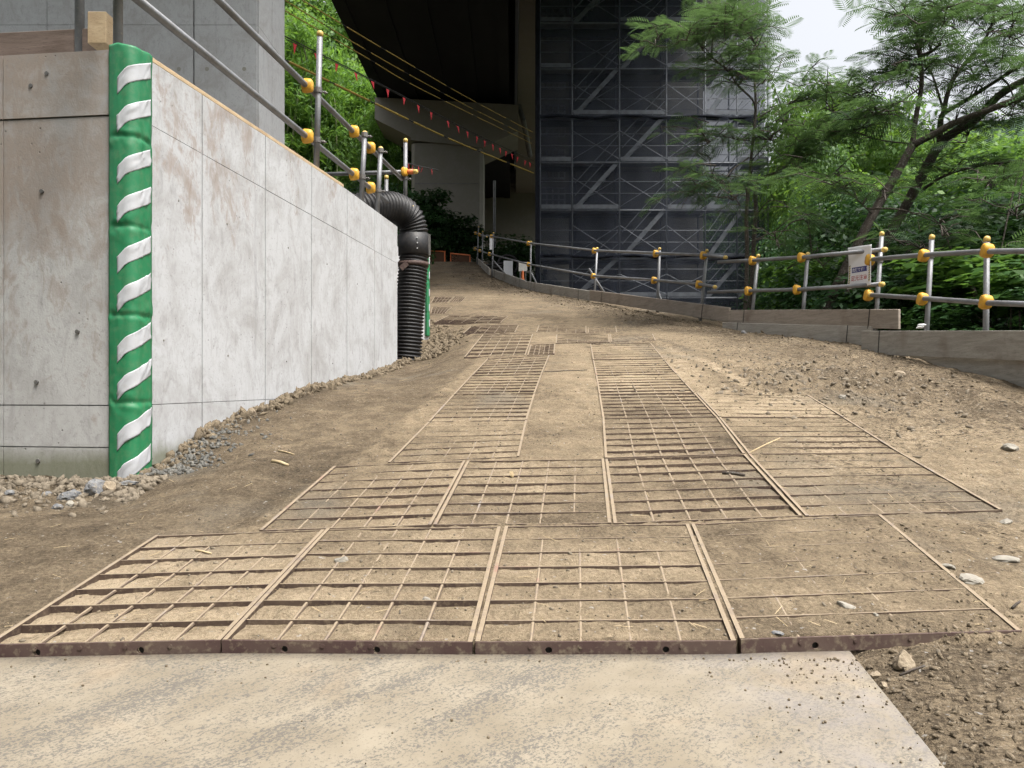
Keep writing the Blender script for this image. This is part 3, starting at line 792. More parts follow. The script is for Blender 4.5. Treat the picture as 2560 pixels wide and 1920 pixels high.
WT = 1.78 + CH                     # top of the wall
JZ = (1.38 + CH, -.11 + CH)        # formwork joints
def wall():
    root = thing('retaining_wall', 'pale stained concrete retaining wall at the left with joint lines', 'wall', (-1.944, 3.936, 0))
    sd_ = Vector((.13, 1, 0)).normalized(); sn = Vector((sd_.y, -sd_.x, 0))         # along the side face, and its outward normal
    fd = Vector((-1, .12, 0)).normalized(); fn = Vector((-fd.y, fd.x, 0))
    if fn.y > 0: fn = -fn
    c = Vector((-1.944, 3.936, 0))
    # core, set back behind the panels
    far = Vector((wallx(8.8), 8.8, 0)); left = c + fd * 2.6
    ins = .018
    ca = c - sn * ins - fn * ins
    mb = MB()
    core = [ca, far - sn * ins, far - sn * .30, c - sn * .30 - fn * .30, left - fn * .30, left - fn * ins]
    lo = [Vector((p.x, p.y, -.6)) for p in core]; hi = [Vector((p.x, p.y, (wtop(p.y) if p.y > 4.0 and p.x > -2.0 else wtop(3.936)) - .006)) for p in core]
    nC = len(core); mb.add(lo + hi, [tuple(reversed(range(nC))), (nC, nC + 1, nC + 2, nC + 3), (nC, nC + 3, nC + 4, nC + 5)] + [(i, (i + 1) % nC, nC + (i + 1) % nC, nC + i) for i in range(nC)])
    # recess behind the pipe, and the second length of wall
    mb.build('core', MAT['pier'], root)
    rows = [(-.6, JZ[1] - .0018), (JZ[1] + .0018, JZ[0] - .0015), (JZ[0] + .0015, WT)]
    yj = [3.936, 4.61, 5.45, 6.29, 7.13, 7.96, 8.8]
    for i in range(len(yj) - 1):
        for (z0, z1) in rows:
            p = Vector((wallx(yj[i]), yj[i], 0)) + sd_ * (.007 if i else 0); q = Vector((wallx(yj[i + 1]), yj[i + 1], 0)) - sd_ * (.007 if i < 5 else 0)
            o = sn * rnd.uniform(-.001, .001)
            quad_slab(MB(), p + o, q + o, z0, (wtop(yj[i]), wtop(yj[i + 1])) if z1 == WT else z1, sn, .03).build('panel', MAT['wall'], root)
    rowsf = [(-.6, .42), (.426, JZ[1] - .003), (JZ[1] + .003, JZ[0] - .004), (JZ[0] + .004, WT)]
    fj = [0, .72, 1.62, 2.6]
    for i in range(3):
        for (z0, z1) in rowsf:
            o = fn * (rnd.uniform(-.002, .002) + (.005 if z1 == WT else 0))
            p = c + fd * (fj[i] + (.003 if i else .0)); q = c + fd * (fj[i + 1] - .003)
            if i == 0: p = p - sn * .002
            quad_slab(MB(), p + o, q + o, z0, wtop(3.936) if z1 == WT else z1, fn, .03).build('panel', MAT['wallfront'], root)
    for yk in (4.3, 5.0, 5.85, 6.7, 7.5):
        for zk in (.95, 1.75):
            p = Vector((wallx(yk), yk + rnd.uniform(-.1, .1), zk + rnd.uniform(-.04, .04))); p.x = wallx(p.y)
            MB().tube([p - sn * .01, p + sn * .003], .006, 10).build('tie_plug', MAT['farpier'], root)
    # form tie marks
    for (s, z) in ((.56, 2.30), (.47, 2.36), (.50, 1.75), (.53, .76), (.52, .35), (.30, 1.02)):
        p = c + fd * s + Vector((0, 0, z)) + fn * .006
        MB().tube([p - fn * .01, p + fn * .003], .011, 10).build('tie_plug', MAT['clampsteel'], root)
wall()

def wall_far():
    root = thing('wall_end_block', 'white concrete wall end standing behind the black pipe', 'wall', (-1.17, 10.8, 0))
    z1 = 1.93 + CH
    mb = MB()
    lp = [(-1.24, 10.8), (-1.19, 10.82), (-1.17, 10.88), (-2.4, 13.6), (-2.7, 13.4), (-2.7, 10.8)]
    mb.prism([Vector((a, b, .7)) for a, b in lp], (0, 0, z1 - .7)); mb.build('block', MAT['greywhite'], root)
    MB().box((-1.75, 9.78, 1.6), (.28, 2.0, 1.8)).build('return_wall', MAT['pier'], root)
wall_far()

# ------------------------------------------------------------------ green and white corner pads
def corner_pad(name, label, c, d1, d2, z0, z1, w1, w2, seams, stripes, nv=240, amp=1.0):
    """soft pad bent round a wall corner c; d1, d2 are the directions of the two wall faces leaving the corner"""
    d1 = Vector(d1).normalized(); d2 = Vector(d2).normalized()
    n1 = Vector((d1.y, -d1.x, 0)); n2 = Vector((d2.y, -d2.x, 0))
    if n1.dot(d2) > 0: n1 = -n1
    if n2.dot(d1) > 0: n2 = -n2
    R = .028; L1 = w1 - R; L2 = w2 - R
    def path(u):                     # u in 0..1 across the pad
        tot = L1 + R * 1.57 + L2; s = u * tot
        if s < L1: return c + d1 * (w1 - s), n1
        s -= L1
        if s < R * 1.57:
            t = s / (R * 1.57); n = (n1 * (1 - t) + n2 * t).normalized()
            o = c + d1 * R + d2 * R
            return o + n * R, n
        s -= R * 1.57
        return c + d2 * (R + s), n2
    H = z1 - z0
    def pt(u, v, lift=0.0):          # v: metres below the top
        p, n = path(u)
        e = min(u, 1 - u)
        puff = .009 * min(1, max(0, (e - .04) / .10)) ** .5 if e > .04 else .002
        dv = min([abs(v - s) for s in seams] + [v + .01, H - v + .01])
        pinch = 1 - .8 * math.exp(-(dv / .012) ** 2)
        wr = float(vnoise(np.array([u * 9 + 3 * v]), np.array([v * 30 - u * 4]), 5)[0]) - .5
        wr2 = float(vnoise(np.array([u * 22]), np.array([v * 12 + u * 20]), 8)[0]) - .5
        near = math.exp(-(dv / .06) ** 2)
        off = .0125 + puff * pinch + amp * (wr * .010 * (near + .10) + wr2 * .003)
        return p + n * (off + lift) + Vector((0, 0, z1 - v + (.006 * math.sin(u * 9) if v < .02 else 0)))
    nu = 26
    root = thing(name, label, 'corner pad', c + Vector((0, 0, z0)))
    mb = MB()
    for j in range(nv + 1):
        for i in range(nu + 1): mb.v.append(tuple(pt(i / nu, H * j / nv)))
    for j in range(nv):
        for i in range(nu):
            a = j * (nu + 1) + i; mb.f.append((a, a + nu + 1, a + nu + 2, a + 1))
    pad = mb.build('pad', MAT['green'], root, True)
    m = pad.modifiers.new('thick', 'SOLIDIFY'); m.thickness = .005; m.offset = -1
    for (v0, hgt, slant) in stripes:
        mb = MB(); a_, b_ = 18, 12
        for j in range(b_ + 1):
            for i in range(a_ + 1):
                u = .20 + .73 * i / a_
                w_ = (u - .20) / .30 * .62 if u < .5 else .62 + (u - .5) / .43 * .38
                v = v0 - slant * w_ + hgt * j / b_
                v = min(v, H - .002)
                k = vnoise(np.array([u * 14 + v * 9]), np.array([v * 40 + u * 18]), 3)[0]
                mb.v.append(tuple(pt(u, v, .0018 + .0045 * amp * max(0, k - .55) / .45 * 1.4)))
        for j in range(b_):
            for i in range(a_):
                a = j * (a_ + 1) + i; mb.f.append((a, a + a_ + 1, a + a_ + 2, a + 1))
        st = mb.build('stripe', MAT['white'], root, True)
        m = st.modifiers.new('thick', 'SOLIDIFY'); m.thickness = .001; m.offset = -1
K2 = .002048
corner_pad('corner_pad', 'tall green pad with white slanted stripes on the near wall corner', Vector((-1.944, 3.936, 0)), (-1, .12, 0), (.13, 1, 0),
           .20, CH + 1.735, .118, .150, [(q - 112) * K2 for q in (340, 564, 787, 1006)],
           [((q - 112) * K2 + .025, .086, .135) for q in (184, 279, 407, 504, 631, 726, 853, 947, 1072, 1166)])
corner_pad('corner_pad', 'thin green pad edge seen behind the black pipe', Vector((-1.17, 10.8, 0)), (-1, 0, 0), (-.35, 1, 0),
           1.42, 1.9 + CH, .045, .16, [.45, .90], [(.12, .1, .06), (.33, .1, .06), (.57, .1, .06), (.78, .1, .06), (1.0, .1, .06)], 90, .5)

# ------------------------------------------------------------------ timber on top of the wall
def slab_thing(name, label, cat, pts8, mat, group=None):
    o = Vector((0, 0, 0))
    for p in pts8[:4]: o += Vector(p) / 4
    mb = MB().hexa([Vector(p) for p in pts8])
    ob = mb.build(name, mat)
    for v in ob.data.vertices: v.co -= o
    ob.location = o
    bv = ob.modifiers.new('edge', 'BEVEL'); bv.width = .004; bv.segments = 1
    return tag(ob, label, cat, group)
def lumber(name, label, a, b, w, h, mat, group=None, up=(0, 0, 1)):
    mb = MB().beam(a, b, w, h, up)
    return slab_thing(name, label, 'timber', mb.v, mat, group)
cz = WT
lumber('timber_board', 'dark weathered board lying along the top of the wall front', Vector((-4.4, 4.45, CH + 1.83)), Vector((-2.25, 4.24, CH + 1.835)), .045, .24, MAT['olddark'])
lumber('timber_block', 'short pale timber block standing on end by the wall corner', U(255, 119, 4.12), U(255, 40, 4.12), .10, .105, MAT['ply'], up=(0, 1, 0))
lumber('timber_strip', 'pale thin timber strip along the top edge of the wall', Vector((wallx(4.05) - .022, 4.05, wtop(4.05) + .016)), Vector((wallx(7.05) - .022, 7.05, wtop(7.05) + .016)), .040, .028, MAT['ply'])

# ------------------------------------------------------------------ railings
PR = .0243
CLAMP = [(-.034, -.018), (-.042, .014), (-.034, .045), (-.010, .062), (.016, .056), (.032, .034), (.030, .002), (.036, -.028), (.026, -.052), (-.004, -.062), (-.026, -.046)]
def clamp_cover(root, p, axis, toward, mat='yellow', k=1.0):
    """yellow plastic boot over a pipe clamp: p on the rail, axis along the rail, toward the post"""
    axis = Vector(axis).normalized(); t = Vector(toward); t = (t - axis * t.dot(axis)).normalized(); z = axis.cross(t)
    if z.z < 0: z = -z
    mb = MB(); prof = [(-.040, .72), (-.034, .95), (-.015, 1.05), (.02, 1.0), (.044, .92), (.056, .70)]
    n = len(CLAMP)
    for (q, s) in prof:
        for (a, b) in CLAMP: mb.v.append(tuple(p + axis * (a * s * k) + z * (b * s * k) + t * (q * k)))
    for i in range(len(prof) - 1):
        for j in range(n):
            j2 = (j + 1) % n; mb.f.append((i * n + j, i * n + j2, (i + 1) * n + j2, (i + 1) * n + j))
    mb.f.append(tuple(reversed(range(n)))); mb.f.append(tuple((len(prof) - 1) * n + j for j in range(n)))
    o = mb.build('clamp_cover', MAT[mat], root, True)
    return o
def steel_clamp(root, p, axis):
    axis = Vector(axis).normalized(); mb = MB()
    mb.tube([p - axis * .022, p + axis * .022], PR + .009, 12)
    s = axis.orthogonal().normalized(); mb.tube([p + s * .03, p + s * .085], .008, 6); mb.tube([p + s * .055, p + s * .07], .014, 6)
    return mb.build('clamp', MAT['clampsteel'], root)
def post(root, a, b, cap=True, mat='pipe', r=PR):
    o = MB().tube([a, b], r, 14).build('post', MAT[mat], root, True)
    for p in o.data.polygons: p.use_smooth = len(p.vertices) == 4
    if cap:
        d = (b - a).normalized(); m = MB()
        m.tube([b - d * .03, b + d * .004, b + d * .016, b + d * .022], [r + .003, r + .003, r * .8, r * .3], 14).build('cap', MAT['capyellow'], o, True)
    return o
def rail(root, pts, mat='pipe', r=PR, cap=False):
    o = MB().tube(pts, r, 14).build('rail', MAT[mat], root, True)
    for p in o.data.polygons: p.use_smooth = len(p.vertices) == 4
    if cap:
        b = Vector(pts[-1]); d = (b - Vector(pts[-2])).normalized()
        m = MB(); m.tube([b - d * .03, b + d * .005, b + d * .02, b + d * .024], [r + .004, r + .004, r * .9, r * .35], 14).build('cap', MAT['capyellow'], o, True)
    return o

def left_rail():
    root = thing('pipe_railing', 'grey pipe railing with yellow clamp covers on top of the wall', 'railing', (wallx(6.5), 6.5, WT))
    w = lambda y, o: Vector((wallx(y) - o, y, 0))
    zu, zl = 2.48 + CH, 2.06 + CH
    def W(y, o, z): v = w(y, o); v.z = z; return v
    rail(root, [W(3.3, .085, zu), W(9.3, .085, zu)]); rail(root, [W(3.3, .085, zl), W(8.7, .085, zl)])
    # (photo x of the post, depth, top)
    for (px, Y, top) in ((800, 6.50, 2.965), (912, 7.66, 2.50), (952, 8.18, 2.505)):
        b = U(px - 10, 500, Y); b.z = WT - .05; t = U(px, 100, Y); t.z = top + CH
        post(root, b, t)
        for z in (zu, zl):
            f = (z - b.z) / (t.z - b.z); pp = b + (t - b) * f
            if z < t.z: steel_clamp(root, pp, (0, 0, 1))
            clamp_cover(root, W(Y - .10, .085, z), (.13, 1, 0), (1, 0, 0), k=.95)
    post(root, U(1013, 530, 9.25), U(1014, 350, 9.25)); steel_clamp(root, U(1014, 445, 9.25), (0, 0, 1))
    post(root, Vector((U(966, 500, 9.5).x, 9.5, WT - .2)), U(966, 442, 9.5))
    b = U(295, 110, 4.05); post(root, Vector((b.x, 4.05, WT - .05)), Vector((b.x, 4.05, WT + 1.3)))
    b = U(199, 110, 4.24); post(root, Vector((b.x, 4.24, WT - .05)), Vector((b.x, 4.24, WT + 1.3)))
    # cross rail with orange sleeve
    a, b = U(800, 436, 9.7), U(1040, 429, 9.2)
    rail(root, [a, b], 'pipedark', cap=True)
    d = (b - a).normalized(); MB().tube([b - d * .15, b - d * .03], PR + .007, 12).build('sleeve', MAT['orange'], root, True)
    clamp_cover(root, U(1012, 430, 9.22), d, (0, -1, 0), k=.9)
    a, b = U(985, 527, 9.5), U(1032, 519, 9.15); rail(root, [a, b], cap=True)
left_rail()

def railing(name, label, posts, upper, lower, mat='pipe', braces=()):
    """posts: (base px, base py, top px, top py, depth); rails: list of (px, py, depth)"""
    p0 = U(posts[0][0], posts[0][1], posts[0][4])
    root = thing(name, label, 'railing', p0)
    up = [U(*q) for q in upper]; lo = [U(*q) for q in lower]
    for line, ends in ((up, 'u'), (lo, 'l')): rail(root, line, mat, cap=True)
    def at(line, Y):
        for i in range(len(line) - 1):
            a, b = line[i], line[i + 1]
            if min(a.y, b.y) - 1e-6 <= Y <= max(a.y, b.y) + 1e-6:
                t = (Y - a.y) / (b.y - a.y); return a + (b - a) * t, (b - a).normalized()
        i = 0 if abs(Y - line[0].y) < abs(Y - line[-1].y) else len(line) - 2
        a, b = line[i], line[i + 1]; t = (Y - a.y) / (b.y - a.y)
        return a + (b - a) * min(1, max(0, t)), (b - a).normalized()
    for (bx, by, tx, ty, Y) in posts:
        b = U(bx, by, Y); t = U(tx, ty, Y); b.z -= .35
        post(root, b, t, True, mat)
        for line in (up, lo):
            p, d = at(line, Y - .06)
            pz = b + (t - b) * ((p.z - b.z) / (t.z - b.z))
            if p.z < t.z + .05:
                steel_clamp(root, Vector((pz.x, pz.y, p.z)), (0, 0, 1))
                q = p.copy(); hd = Vector((d.x, d.y, 0)).normalized()
                if hd.x > 0: hd = -hd
                clamp_cover(root, q + hd * (.045), d, Vector((pz.x, pz.y, p.z)) - q if (Vector((pz.x, pz.y, p.z)) - q).length > .01 else Vector((0, 1, 0)), k=1.0)
    for (a, b) in braces:
        MB().tube([U(*a), U(*b)], PR, 12).build('brace', MAT[mat], root, True)
    return root
D_ = 1.15732
def dd(l): return [(a * D_, b * D_, Y) for a, b, Y in l]
railing('pipe_railing', 'near right pipe railing of thick grey tubes running out of the picture',
        [(2128 * D_, 760 * D_, 2132 * D_, 515 * D_, 6.72), (1996 * D_, 740 * D_, 2013 * D_, 511 * D_, 7.66), (1886 * D_, 720 * D_, 1905 * D_, 504 * D_, 8.62)],
        dd([(2420, 541, 5.35), (2130, 543, 6.62), (2006, 550, 7.56), (1883, 560, 8.52)]),
        dd([(2420, 664, 5.35), (2127, 654, 6.62), (2003, 645, 7.56), (1880, 637, 8.52)]))
railing('pipe_railing', 'middle right pipe railing carrying the white warning banner',
        [(1728 * D_, 700 * D_, 1745 * D_, 548 * D_, 9.85), (1618 * D_, 690 * D_, 1638 * D_, 552 * D_, 10.65)],
        dd([(1552, 566, 11.4), (1630, 562, 10.58), (1738, 555, 9.78), (1912, 539, 8.44)]),
        dd([(1530, 631, 11.4), (1622, 628, 10.58), (1728, 625, 9.78), (1906, 614, 8.42)]))
railing('pipe_railing', 'far right pipe railing climbing beside the scaffold',
        [(1510 * D_, 676 * D_, 1527 * D_, 541 * D_, 11.9), (1419 * D_, 660 * D_, 1425 * D_, 537 * D_, 13.75), (1282 * D_, 640 * D_, 1290 * D_, 536 * D_, 17.1), (1145 * D_, 612 * D_, 1147 * D_, 522 * D_, 22.0), (1062 * D_, 590 * D_, 1066 * D_, 503 * D_, 26.2)],
        dd([(1050, 508, 26.9), (1143, 525, 21.9), (1286, 541, 17.0), (1420, 547, 13.65), (1524, 551, 11.8), (1568, 556, 11.25)]),
        dd([(1045, 545, 26.9), (1143, 571, 21.9), (1284, 596, 17.0), (1416, 605, 13.65), (1514, 614, 11.8), (1545, 620, 11.25)]),
        braces=[((1272 * D_, 580 * D_, 17.2), (1320 * D_, 655 * D_, 17.5)), ((1420 * D_, 628 * D_, 13.8), (1440 * D_, 680 * D_, 14.0)), ((1065 * D_, 562 * D_, 26.4), (1108 * D_, 610 * D_, 26.8)), ((1148 * D_, 590 * D_, 22.2), (1165 * D_, 625 * D_, 22.4))])
railing('pipe_railing', 'short railing end at the top of the ramp crowded with yellow clamps',
        [(1030 * D_, 580 * D_, 1034 * D_, 490 * D_, 30.2), (1041 * D_, 585 * D_, 1043 * D_, 500 * D_, 29.2)],
        dd([(1024, 502, 30.6), (1052, 512, 27.4)]), dd([(1022, 536, 30.6), (1056, 548, 27.4)]))

# ------------------------------------------------------------------ planks along the right edge of the ramp
def plank(label, l, r, mat, t=.035, group='timber planks along the right edge of the ramp'):
    """l, r: (px, py top, py bottom, depth)"""
    a0, a1 = U(l[0], l[2], l[3]), U(l[0], l[1], l[3]); b0, b1 = U(r[0], r[2], r[3]), U(r[0], r[1], r[3])
    d = (b0 - a0); n = Vector((d.y, -d.x, 0)).normalized()
    if n.y < 0: n = -n
    n *= t
    ob = slab_thing('timber_plank', label, 'plank', [a0, b0, b0 + n, a0 + n, a1, b1, b1 + n, a1 + n], MAT[mat], group)
    for fr in (.12, .86):
        lo, hi = a0.lerp(b0, fr), a1.lerp(b1, fr + .01); e = Vector((0, 0, .006)); q = n.normalized() * .006
        MB().tube([lo - e - q, hi + e - q, hi + e + n + q, lo - e + n + q, lo - e - q], .0035, 5).build('wire_tie', MAT['wire'], ob)
plank('upper grey plank at the right edge of the picture', (2153, 827, 885, 8.55), (2680, 826, 908, 5.55), 'wood')
plank('lower pale plank half buried at the right edge of the picture', (2190, 884, 930, 8.42), (2680, 904, 985, 5.60), 'wood')
plank('long reddish plank with a raw brown end below the banner', (1818, 775, 808, 11.0), (2246, 773, 823, 8.30), 'woodred')
plank('lower plank below the reddish plank, sunk into the earth', (1806, 806, 826, 11.0), (2180, 816, 866, 8.62), 'wood')
plank('plank with a rusty tint in front of the scaffold', (1474, 725, 751, 16.5), (1822, 769, 806, 10.95), 'woodred')
plank('grey plank between the rusty plank and the ramp top', (1312, 703, 724, 21.9), (1474, 727, 752, 16.6), 'wood')
plank('grey brown plank near the ramp top', (1227, 672, 694, 26.9), (1312, 701, 724, 22.0), 'wood')
plank('short plank set steeply at the top of the ramp', (1191, 643, 664, 30.8), (1223, 671, 697, 27.0), 'wood')

# ------------------------------------------------------------------ warning banner
def banner():
    yl, yr = 9.28, 8.52
    def P(u, v, lift=0.0):
        px = 2119 + (2178 - 2119) * u; Y = yl + (yr - yl) * u
        top = 621 + (612 - 621) * u; bot = 724 + (713 - 724) * u
        px = px + 3 * math.sin(v * 3.1) * (1 - u) - 2 * v
        p = U(px, top + (bot - top) * v, Y)
        n = Vector((-.36, -.93, 0))
        fold = .010 * math.sin(u * 5 + v * 2) + .012 * math.sin(v * 9) * math.exp(-v * 3)
        return p + n * (.035 * (1 - .3 * v) + fold + lift)
    root = thing('warning_banner', 'white cloth banner with a blue box and red Japanese letters on the railing', 'banner', U(2150, 720, 8.9))
    mb = MB(); nu, nv = 16, 22
    for j in range(nv + 1):
        for i in range(nu + 1): mb.v.append(tuple(P(i / nu, j / nv)))
    for j in range(nv):
        for i in range(nu): a = j * (nu + 1) + i; mb.f.append((a, a + nu + 1, a + nu + 2, a + 1))
    o = mb.build('cloth', MAT['cloth'], root, True); m = o.modifiers.new('t', 'SOLIDIFY'); m.thickness = .002; m.offset = -1
    def patch(u0, u1, v0, v1, mat, lift, name, sk=0.0):
        mb = MB(); n = 8
        for j in range(n + 1):
            for i in range(n + 1):
                u = u0 + (u1 - u0) * i / n; v = v0 + (v1 - v0) * j / n + sk * (i / n - .5); mb.v.append(tuple(P(u, v, lift)))
        for j in range(n):
            for i in range(n): a = j * (n + 1) + i; mb.f.append((a, a + n + 1, a + n + 2, a + 1))
        return mb.build(name, MAT[mat], root)
    patch(.15, .83, .50, .63, 'blue', .003, 'blue_box')
    for k in range(9):
        v = .44 + k * .058
        patch(.03, .085, v, v + .022, 'ink', .003, 'hazard_dash', -.02); patch(.03, .085, v + .024, v + .052, 'hazardy', .003, 'hazard_dash', -.02)
        v = .38 + k * .058
        patch(.90, .955, v, v + .022, 'ink', .003, 'hazard_dash', -.02); patch(.90, .955, v + .024, v + .052, 'hazardy', .003, 'hazard_dash', -.02)
    def text(s, u0, u1, v0, v1, mat, lift, name):
        cu = bpy.data.curves.new('t', 'FONT'); cu.body = s; cu.size = 1.0; cu.offset = .012
        to = bpy.data.objects.new('t', cu); COL.objects.link(to)
        dg = bpy.context.evaluated_depsgraph_get(); me = bpy.data.meshes.new_from_object(to.evaluated_get(dg))
        bpy.data.objects.remove(to)
        if not len(me.vertices): return
        co = np.empty(len(me.vertices) * 3); me.vertices.foreach_get('co', co); co = co.reshape(-1, 3)
        mn, mx = co.min(0), co.max(0); sp = np.maximum(mx - mn, 1e-6)
        mb = MB()
        for c in co:
            u = u0 + (u1 - u0) * (c[0] - mn[0]) / sp[0]; v = v1 - (v1 - v0) * (c[1] - mn[1]) / sp[1]
            mb.v.append(tuple(P(u, v, lift)))
        mb.f = [tuple(p.vertices) for p in me.polygons]
        mb.build(name, MAT[mat], root)
    text('危険です！！', .17, .82, .52, .61, 'cloth', .006, 'white_lettering')
    text('足元注意', .13, .84, .70, .83, 'red', .005, 'red_lettering')
banner()

# ------------------------------------------------------------------ black corrugated pipe
def catmull(P, n):
    P = [Vector(p) for p in P]; out = []
    for i in range(len(P) - 1):
        p0 = P[max(i - 1, 0)]; p1 = P[i]; p2 = P[i + 1]; p3 = P[min(i + 2, len(P) - 1)]
        for k in range(n):
            t = k / n
            out.append(.5 * ((2 * p1) + (p2 - p0) * t + (2 * p0 - 5 * p1 + 4 * p2 - p3) * t * t + (3 * p1 - p0 - 3 * p2 + p3) * t ** 3))
    out.append(P[-1]); return out
def resample(pts, step):
    out = [pts[0]]; acc = 0
    for a, b in zip(pts, pts[1:]):
        L = (b - a).length; d = step - acc
        while d <= L: out.append(a + (b - a) * (d / L)); d += step
        acc = (acc + L) % step if L else acc
        acc = L - (d - step)
    return out
def drain_pipe():
    root = thing('drain_pipe', 'black corrugated drain pipe bending over the wall top', 'pipe', U(1020, 895, 9.15))
    path = catmull([U(1010, 960, 9.2), U(1019, 870, 9.2), U(1024, 780, 9.22), U(1031, 690, 9.27), U(1036, 620, 9.3), U(1034, 578, 9.3), U(1020, 541, 9.25), U(990, 520, 9.12), U(948, 516, 8.95), U(900, 522, 8.8), U(840, 535, 8.7)], 24)
    pts = resample(path, .0105)
    rs = [.163 + .017 * (1, .35, -1, .35)[i % 4] for i in range(len(pts))]
    MB().tube(pts, rs, 26).build('corrugated_tube', MAT['black'], root, True)
    c0, c1 = U(1035.5, 640, 9.29), U(1035, 588, 9.3)
    o = MB().tube([c0, c0 + (c1 - c0) * .02, c0 + (c1 - c0) * .98, c1], [.182, .192, .192, .182], 32).build('coupling', MAT['black'], root, True)
    for z in (.25, .5, .75):
        p = c0 + (c1 - c0) * z + Vector((.06, -.184, 0)); MB().tube([p, p + Vector((.002, -.012, 0))], .007, 8).build('bolt', MAT['tin'], o)
    MB().box(tuple((c0 + c1) / 2 + Vector((.188, -.05, 0))), (.03, .03, .25)).build('clasp', MAT['clampsteel'], o)
    s0, s1 = U(1002, 672, 9.05), U(1026, 660, 9.1)
    MB().beam(s0, U(1018, 658, 9.06), .05, .06).build('bracket', MAT['rubber'], root)
    cc = pts[min(range(len(pts)), key=lambda i: abs(pts[i].z - U(1026, 660, 9.25).z))]
    MB().tube([cc - Vector((0, 0, .025)), cc + Vector((0, 0, .025))], .186, 26).build('strap', MAT['rubber'], root, True)
drain_pipe()

# ------------------------------------------------------------------ bridge: piers and decks
DZ = 15.0 + CH      # underside of the main girders
def near_pier():
    Y0 = 12.0; xr_ = (642 - 1280) / F * Y0; Y1 = 13.4
    root = thing('bridge_pier', 'big grey concrete bridge pier rising behind the retaining wall', 'bridge pier', (xr_ - 2, 12.6, 2.3))
    z0, z1 = 2.0, DZ
    MB().box(((xr_ - 7.0 + xr_ - .02) / 2, (Y0 + Y1) / 2 + .01, (z0 + z1) / 2), (6.96, Y1 - Y0 - .04, z1 - z0)).build('core', MAT['pier'], root)
    xs = [xr_]
    for px in (486, 306, 118): xs.append((px - 1280) / F * Y0)
    xs += [xs[-1] - 1.2, xr_ - 7.0]
    zs = [z0, 3.6, 6.35, 9.05, 11.8, z1]
    for i in range(len(xs) - 1):
        for k in range(len(zs) - 1):
            g_ = .022 if i == 1 else .004
            a, b = xs[i + 1] + .004, xs[i] - (g_ if i else .0)
            MB().box(((a + b) / 2, Y0 + .01, (zs[k] + zs[k + 1]) / 2), (b - a, .03, zs[k + 1] - zs[k] - .006)).build('panel', MAT['pier'], root)
            for (fx, fz) in ((.2, .25), (.8, .25), (.2, .75), (.8, .75)):
                c = Vector((a + (b - a) * fx, Y0 - .004, zs[k] + (zs[k + 1] - zs[k]) * fz))
                MB().tube([c, c + Vector((0, -.004, 0))], .032, 12).build('tie_plug', MAT['farpier'], root)
    for k in range(len(zs) - 1):
        for (ya, yb) in ((Y0 + .03, 12.70), (12.705, Y1)):
            MB().box((xr_ + .004, (ya + yb) / 2, (zs[k] + zs[k + 1]) / 2), (.03, yb - ya - .004, zs[k + 1] - zs[k] - .006)).build('panel', MAT['pier'], root)
near_pier()

def far_pier():
    Y0 = 40.0; X = lambda px: (px - 1280) / F * Y0
    Z = lambda py: CH + (960 - py) / F * Y0
    root = thing('bridge_pier', 'hammerhead concrete pier under the dark bridge deck', 'bridge pier', (X(1115), 41.5, 5))
    prof = [(X(937), Z(297)), (X(1027), Z(343)), (X(1027), Z(350)), (X(1207), Z(368)), (X(1296), Z(327)), (X(1296), Z(262)), (X(937), Z(243))]
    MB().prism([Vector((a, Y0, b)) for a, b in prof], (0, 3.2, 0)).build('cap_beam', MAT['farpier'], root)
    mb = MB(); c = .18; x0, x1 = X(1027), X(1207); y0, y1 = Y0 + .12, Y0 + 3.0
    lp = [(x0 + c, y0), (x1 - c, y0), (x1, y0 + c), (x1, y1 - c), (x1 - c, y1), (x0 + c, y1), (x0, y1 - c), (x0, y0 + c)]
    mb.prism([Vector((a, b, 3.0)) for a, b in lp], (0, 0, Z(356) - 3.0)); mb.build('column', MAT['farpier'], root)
    for px in (985, 1075, 1165, 1255):
        MB().box((X(px), Y0 + 1.5, Z(248) + .25), (.7, .7, .5)).build('bearing', MAT['girder'], root)
    for zz in (8.2, 11.2):
        MB().box(((x0 + x1) / 2, y0 - .004, zz), (x1 - x0 - .4, .012, .03)).build('joint_line', MAT['pipedark'], root)
far_pier()

def deck():
    root = thing('bridge_deck', 'black underside of the bridge deck with long girders overhead', 'bridge deck', (-3.5, 40, DZ))
    x0, x1, y0, y1 = -7.05, -.15, -30.0, 78.0
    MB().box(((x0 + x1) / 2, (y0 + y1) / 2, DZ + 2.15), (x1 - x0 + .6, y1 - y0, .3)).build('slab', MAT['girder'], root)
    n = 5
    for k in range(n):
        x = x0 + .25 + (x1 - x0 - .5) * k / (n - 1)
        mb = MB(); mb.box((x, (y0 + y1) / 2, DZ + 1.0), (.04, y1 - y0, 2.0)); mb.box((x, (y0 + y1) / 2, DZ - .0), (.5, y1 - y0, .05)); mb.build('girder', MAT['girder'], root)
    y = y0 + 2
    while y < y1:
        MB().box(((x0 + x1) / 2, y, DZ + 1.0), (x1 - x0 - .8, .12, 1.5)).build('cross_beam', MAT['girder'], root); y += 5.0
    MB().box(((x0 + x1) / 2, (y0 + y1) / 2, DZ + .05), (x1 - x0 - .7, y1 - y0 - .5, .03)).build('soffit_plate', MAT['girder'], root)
deck()

def deck2():
    root = thing('concrete_girder', 'grey brown concrete girder beside the scaffold, seen from below', 'bridge deck', (3.8, 55, DZ))
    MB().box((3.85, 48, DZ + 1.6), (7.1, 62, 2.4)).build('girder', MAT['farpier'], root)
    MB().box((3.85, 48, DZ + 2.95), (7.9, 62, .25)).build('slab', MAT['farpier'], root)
    MB().tube([U(1296, 262, 41), U(1308, 300, 41), U(1325, 390, 43)], .14, 10).build('drain_pipe', MAT['pipedark'], root)
deck2()

